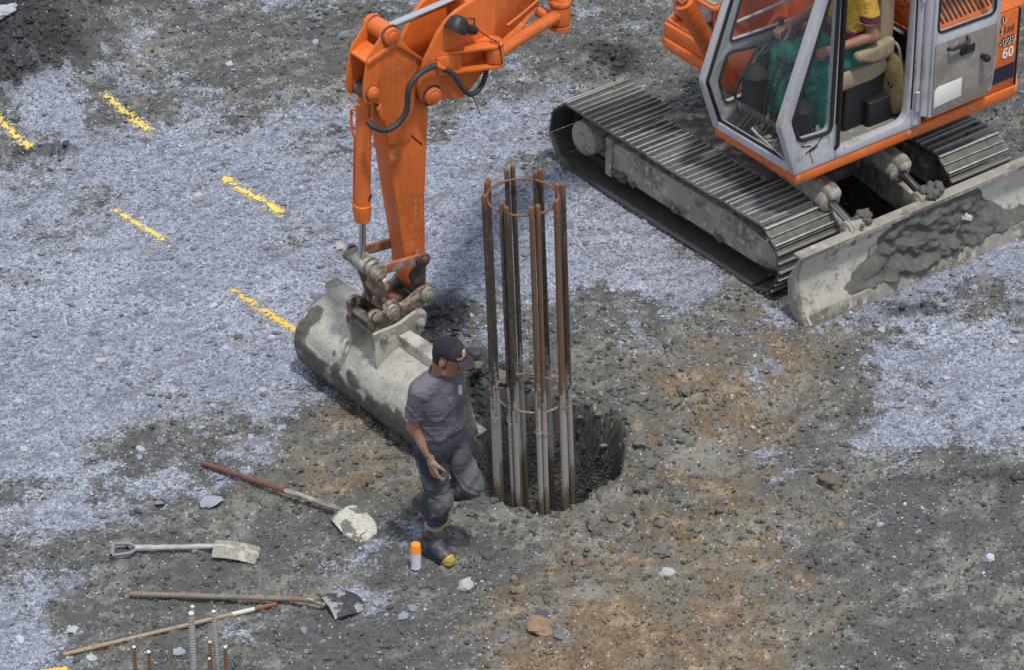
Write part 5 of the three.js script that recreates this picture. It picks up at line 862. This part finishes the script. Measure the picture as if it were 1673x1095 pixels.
{
  const put = (name, label, o) => { const g = thing(name, label, 'shovel'); g.position.copy(o); return g; };
  const rel = (g, p) => p.clone().sub(g.position);
  { // red-handled round shovel
    const a = gp(330, 757, .02), b = gp(546, 829, .075), c = gp(556, 832, .07), tip = gp(603, 877, .035), l = gp(542, 846, .055), r = gp(581, 816, .065);
    const g = put('shovel', 'round-point shovel with long rust-red handle and mud-streaked pale blade', a), L1 = b.distanceTo(a), d = b.clone().sub(a).normalize();
    mesh('handle', turned([[0, 0], [.015, .004], [.0175, .03], [.0175, L1 * .62], [.017, L1 * .66], [0, L1 * .66]], V3(0, 0, 0), d, 14), woodMat([.18, .075, .048], [.09, .042, .03], 5), g);
    mesh('socket', turned([[0, L1 * .64], [.0185, L1 * .64], [.018, L1 * .7], [.020, L1 * .97], [.012, L1 + .05], [0, L1 + .05]], V3(0, 0, 0), d, 14), M.dusty, g);
    const mid = l.clone().add(r).multiplyScalar(.5), ax = tip.clone().sub(mid); mesh('blade', xf(bladeGeo('round', ax.length(), r.distanceTo(l) * 1.02, .035), basis(rel(g, mid), ax, l.clone().sub(r).multiplyScalar(-1))), steelMud([.50, .48, .41], [.38, .37, .32], [.13, .135, .12], 21, .52), g);
    mesh('rivet', fin(new THREE.SphereGeometry(.006, 8, 6).translate(...d.clone().multiplyScalar(L1 * .9).add(V3(0, .02, 0)).toArray()), 0), M.dusty, g);
  }
  { // short D-handled square shovel
    const a = gp(222, 896, .035), b = gp(352, 893, .045), g = put('shovel', 'short square-mouth shovel with grey D handle', a), L1 = b.distanceTo(a), d = b.clone().sub(a).normalize();
    const greyPlastic = std({ color: lin(.20, .205, .22), roughness: .5 });
    mesh('shaft', turned([[0, 0], [.021, 0], [.021, .09], [.017, .1], [.0175, L1 * .9], [.014, L1 + .06], [0, L1 + .06]], V3(0, 0, 0), d, 14), std({ roughness: .5, map: texture(128, (u, v) => .22 + .25 * tfbm(u, v, 8, 33, 4), { metres: .3 }) }), g);
    const k1 = gp(186, 889, .045), k2 = gp(184, 908, .04); mesh('grip', [pipe([rel(g, k1), rel(g, k1.clone().add(k2).multiplyScalar(.5)), rel(g, k2)], .014, 10, 10)], greyPlastic, g);
    mesh('yoke', [pipe([V3(0, 0, 0).addScaledVector(d, .01), rel(g, gp(212, 889, .045)), rel(g, k1)], .011, 16, 8), pipe([V3(0, 0, 0).addScaledVector(d, .01), rel(g, gp(213, 904, .045)), rel(g, k2)], .011, 16, 8)], greyPlastic, g);
    const l = gp(350, 907, .045), r = gp(350, 877, .045), e = gp(424, 902, .03), mid = l.clone().add(r).multiplyScalar(.5), ax = e.clone().sub(mid);
    mesh('blade', xf(bladeGeo('square', ax.length(), r.distanceTo(l), .025), basis(rel(g, mid), ax, r.clone().sub(l).multiplyScalar(-1).negate())), steelMud([.30, .285, .235], [.20, .19, .16], [.42, .40, .33], 25, .60), g);
  }
  { // long grey-handled round shovel lying on the pole
    const a = gp(212, 971, .03), b = gp(474, 979, .045), n = gp(532, 988, .05), g = put('shovel', 'long brown-handled round shovel with dark blade lying across the end of the pole', a), L1 = b.distanceTo(a), d = b.clone().sub(a).normalize();
    mesh('handle', turned([[0, 0], [.015, .003], [.017, .02], [.0175, L1], [0, L1]], V3(0, 0, 0), d, 14), woodMat([.24, .19, .15], [.13, .105, .085], 15), g);
    mesh('socket', pipe([rel(g, b).addScaledVector(d, -.1), rel(g, b), rel(g, gp(505, 981, .06)), rel(g, n)], .016, 30, 12), M.rustSteel, g);
    const l = gp(531, 1007, .05), r = gp(537, 966, .06), tip = gp(592, 972, .045), mid = l.clone().add(r).multiplyScalar(.5), ax = tip.clone().sub(mid);
    mesh('blade', xf(bladeGeo('round', ax.length(), r.distanceTo(l), .04), basis(rel(g, mid), ax, r.clone().sub(l))), steelMud([.030, .030, .042], [.05, .05, .06], [.27, .27, .26], 29, .50), g);
  }
  const a = gp(104, 1070, .016), b = gp(452, 987, .018), g = thing('wooden_pole', 'long thin wooden pole with white and red end bands lying on the mud', 'pole'), L1 = b.distanceTo(a), d = b.clone().sub(a).normalize(); g.position.copy(a);
  const seg = (n, t0, t1, m, r = .0135) => mesh(n, turned([[0, t0 * L1], [r * .96, t0 * L1], [r, t0 * L1 + .004], [r, t1 * L1 - .004], [r * .96, t1 * L1], [0, t1 * L1]], V3(0, 0, 0), d, 14), m, g);
  seg('shaft', 0, .79, woodMat([.36, .27, .18], [.22, .16, .11], 35)); seg('white_band', .79, .895, std({ color: lin(.58, .57, .5), roughness: .8 }), .014); seg('red_band', .895, 1, woodMat([.27, .10, .055], [.16, .08, .05], 37), .0137);
}
// spray can
{
  const p = gp(680, 928, 0), can = thing('spray_can', 'white spray paint can with orange cap standing by the rubber boot', 'spray can'); can.position.copy(p); can.rotation.y = .4;
  const cv = document.createElement('canvas'); cv.width = 256; cv.height = 128; const x = cv.getContext('2d'); x.fillStyle = '#d4d8e6'; x.fillRect(0, 0, 256, 128); x.fillStyle = '#f0efe6'; x.fillRect(120, 0, 50, 128); x.fillStyle = '#8f97ad'; for (let i = 0; i < 11; i++) { const w = 30 + 60 * hash2(i, 3); x.fillRect(16, 12 + i * 10, w, 2); x.fillRect(180, 12 + i * 10, w * .7, 2); } x.fillStyle = '#5a5f70'; x.fillRect(112, 0, 3, 128); x.fillRect(172, 0, 2, 128);
  const ct = new THREE.CanvasTexture(cv); ct.colorSpace = THREE.SRGBColorSpace; const body = new THREE.CylinderGeometry(.032, .032, .118, 32, 1, true).translate(0, .066, 0); mesh('body', body, std({ map: ct, roughness: .35 }), can);
  mesh('base_rim', fin(new THREE.LatheGeometry([[0, .006], [.028, .004], [.030, 0], [.0335, 0], [.0335, .006], [.032, .008]].map(q => new THREE.Vector2(q[0] || 1e-4, q[1])), 32), .5), M.chrome, can);
  mesh('cap', fin(new THREE.LatheGeometry([[.034, .122], [.0335, .128], [.033, .130], [.0305, .170], [.029, .176], [.026, .178], [.022, .176], [0, .176]].map(q => new THREE.Vector2(q[0] || 1e-4, q[1])), 32), .5), std({ color: lin(.92, .28, .03), roughness: .4 }), can);
  mesh('shoulder', fin(new THREE.LatheGeometry([[.0322, .122], [.0335, .1255], [.0335, .128], [.0, .128]].map(q => new THREE.Vector2(q[0] || 1e-4, q[1])), 32), .5), M.chrome, can);
}
// ---------------------------------------------------------------- paint marks: ragged flakes lying on the stones
{
  const mat = std({ color: lin(.72, .49, .07), roughness: .85 }), mat2 = std({ color: lin(.76, .58, .13), roughness: .85 });
  const spray = (x0, y0, x1, y1, wid, n, label, group) => {
    const R = rnd(Math.round(x0 * 7 + y0 * 3 + x1)), A = ground(x0, y0), B = ground(x1, y1), D = B.clone().sub(A), N = V3(-D.z, 0, D.x).normalize(), tris = [];
    for (let i = 0; i < n * 3; i++) {
      const t = R(), loose = R() < .42, s = (R() + R() + R() - 1.5) * (loose ? 1.7 : .58) * wid * (.75 + .5 * t), x = A.x + D.x * t + N.x * s, z = A.z + D.z * t + N.z * s; if (n3(x * 13, z * 13, 5) < -.28 || n3(x * 45, z * 45, 7) < -.3) continue;
      const rr = .003 + .007 * R() * (loose ? .6 : 1), k = 5, off = R() * 6, c = [x, heightAt(x, z) + .004 + .003 * R(), z], ring = [];
      for (let q = 0; q < k; q++) { const a = off + q / k * 6.283, r = rr * (.6 + .6 * R()), px = x + Math.cos(a) * r, pz = z + Math.sin(a) * r; ring.push([px, heightAt(px, pz) + .004, pz]); }
      for (let q = 0; q < k; q++) tris.push(...c, ...ring[(q + 1) % k], ...ring[q]);
    }
    const g = new THREE.BufferGeometry(); g.setAttribute('position', new THREE.Float32BufferAttribute(tris, 3)); g.computeVertexNormals(); g.setAttribute('uv', new THREE.Float32BufferAttribute(new Array(tris.length / 3 * 2).fill(0), 2)); tag(mesh('paint_mark', g, R() < .5 ? mat : mat2), label, 'paint mark', group);
  };
  const GP = 'yellow survey lines on the ground';
  spray(165, 163, 251, 217, .035, 520, 'yellow sprayed line where dark soil meets the gravel beside a short brown rod', GP); spray(-40, 190, 53, 251, .03, 420, 'yellow sprayed line ending at a dark lump of soil on the gravel', GP); spray(367, 292, 468, 352, .038, 700, 'widest yellow sprayed line on the gravel, fanned out at one end', GP); spray(187, 342, 270, 393, .026, 380, 'thin plain yellow sprayed line on the open gravel', GP); spray(379, 475, 486, 543, .028, 560, 'yellow sprayed line running up to the end of the bucket', GP); spray(617, 450, 640, 464, .03, 170, 'short yellow paint patch seen behind the bucket linkage', GP); spray(24, 58, 44, 67, .03, 70, 'faint yellow dabs on the dark soil heap', GP);
  const p = gp(76, 1104, .03), yb = thing('yellow_board', 'flat yellow painted board lying in the mud near the pole end', 'board'); yb.position.copy(p); yb.rotation.y = .24; mesh('board', fin(new RoundedBoxGeometry(.26, .03, .09, 2, .006), 0), painted([.74, .52, .03], [.5, .42, .2], [.35, .28, .1], { seed: 53, rough: .6 }), yb);
}
// ---------------------------------------------------------------- single stones, lumps and scraps
{
  const rockMat = (c, seed) => std({ roughness: .93, map: texture(128, (u, v) => { const n = tfbm(u, v, 6, seed, 5); return c.map(q => q * (.6 + .8 * n)); }, { metres: .1 }) });
  const pale = [rockMat([.36, .38, .42], 3), rockMat([.38, .385, .39], 5), rockMat([.28, .30, .35], 7)], earth = rockMat([.125, .105, .08], 9), clayM = rockMat([.26, .17, .11], 11), slate = rockMat([.07, .08, .1], 13), dark = rockMat([.135, .128, .110], 15);
  let seed = 300; const rock = (px, py, w, flat, m, name, label, cat, group, ang = true, stretch = 1) => { const p = gp(px, py, 0), g = mesh(name, rockGeo(seed++, ang ? 2 : 3, flat, .28, ang).scale(w * stretch, w, w), m); g.position.set(p.x, p.y + w * flat * .35, p.z); g.rotation.y = hash2(px, py) * 6.28; tag(g, label, cat, group); };
  rock(557, 405, .045, .7, pale[1], 'square_stone', 'square pale stone block lying on gravel near the bucket cylinder', 'stone'); rock(760, 963, .055, .95, pale[1], 'upright_stone', 'upright pale grey stone in the mud just beyond the boot toe', 'stone'); rock(880, 1024, .075, .45, clayM, 'clay_lump', 'flat orange clay lump beside a dark slate chip', 'clay lump', null, true, 1.2); rock(886, 1004, .04, .4, slate, 'slate_chip', 'dark blue slate chip resting against the orange clay lump', 'stone'); rock(1357, 790, .07, .75, earth, 'brown_clod', 'round brown soil lump at the edge of the gravel', 'soil lump', null, false); rock(1090, 938, .042, .55, pale[0], 'flat_stone', 'flat grey stone half sunk in orange soil', 'stone'); rock(346, 822, .05, .6, pale[2], 'long_stone', 'long grey stone below the red shovel handle', 'stone', null, true, 1.7); rock(391, 553, .028, .8, earth, 'brown_clod', 'small brown soil lump alone on pale gravel', 'soil lump', null, false); rock(4, 22, .075, .5, pale[0], 'smooth_stone', 'smooth grey oval stone on the dark soil heap', 'stone', null, false, 1.4); rock(700, 463, .04, .6, pale[1], 'round_stone', 'pale rounded stone beside the quick hitch', 'stone', null, false, 1.5); rock(1585, 340, .035, .7, pale[1], 'round_stone', 'pale stone stuck in the mud on the blade', 'stone', null, false); scene.children[scene.children.length - 1].position.copy(L(1.165, 3.02, .36).applyAxisAngle(V3(0, 1, 0), -YAW).add(digger.position));
  rock(1080, 905, .06, .6, dark, 'dark_clod', 'large dark soil clod in the churned ground beyond the hole', 'soil lump', null, false); rock(290, 1068, .04, .55, pale[2], 'bluish_stone', 'bluish white stone under the wooden pole', 'stone'); rock(150, 1076, .034, .6, pale[0], 'bluish_stone', 'blue-grey stone near the yellow board', 'stone'); rock(120, 1030, .035, .5, pale[1], 'flat_stone', 'pale flat stone amid grey rubble above the pole end', 'stone');
  const LB = 'pale angular stone lying loose on the crushed gravel', GB = 'loose pale stones', spots = [[1505, 562], [1440, 540], [1640, 600], [1600, 660], [1545, 620], [1620, 735], [1480, 700], [1655, 560], [1520, 640], [225, 563], [165, 590], [62, 700], [90, 745], [40, 735], [420, 500], [735, 216], [590, 300], [660, 300], [770, 515], [740, 590], [985, 430], [1000, 475], [790, 470], [760, 540], [325, 320], [375, 105], [480, 270], [530, 275], [300, 470], [130, 660], [30, 660], [285, 640], [350, 665], [430, 640], [410, 715], [460, 700], [230, 735], [330, 700], [1420, 585], [1400, 575], [1375, 605], [1590, 470], [1195, 650], [1240, 635], [1050, 650], [1230, 700], [625, 215], [700, 225], [860, 180]];
  spots.forEach(([x, y], i) => rock(x, y, .013 + .018 * hash2(i, 8), .5 + .3 * hash2(i, 9), pale[i % 3], 'pale_stone', LB, 'stone', GB, true, 1 + .6 * hash2(i, 4)));
  const LC = 'lump of dark soil thrown up around the dug hole', GC = 'soil lumps around the hole'; [[1030, 690], [1045, 725], [1060, 760], [1040, 655], [1000, 850], [1040, 840], [1100, 660], [970, 860], [1120, 640], [780, 600], [800, 640], [760, 660], [820, 620], [745, 640], [790, 575], [1050, 800]].forEach(([x, y], i) => rock(x, y, .025 + .03 * hash2(i, 18), .75, dark, 'soil_lump', LC, 'soil lump', GC, false, 1.2));
  const stick = (pts, r, m, name, label, cat) => { const P = pts.map(p => gp(...p)); const o = P[0].clone(), g = mesh(name, pipe(P.map(p => p.clone().sub(o)), r, 24, 7), m); g.position.copy(o); tag(g, label, cat); };
  stick([[362, 190, .012], [392, 187, .014], [420, 190, .012]], .007, M.rustSteel, 'brown_rod', 'short thin brown rod lying on the soil behind the gravel', 'rod');
  stick([[500, 975, .02], [506, 955, .05], [510, 938, .09]], .0025, M.tan, 'dry_stalk', 'thin dry grass stalk sticking up by the shovel socket', 'stalk');
}
stage('scene');
renderer.render(scene, camera);
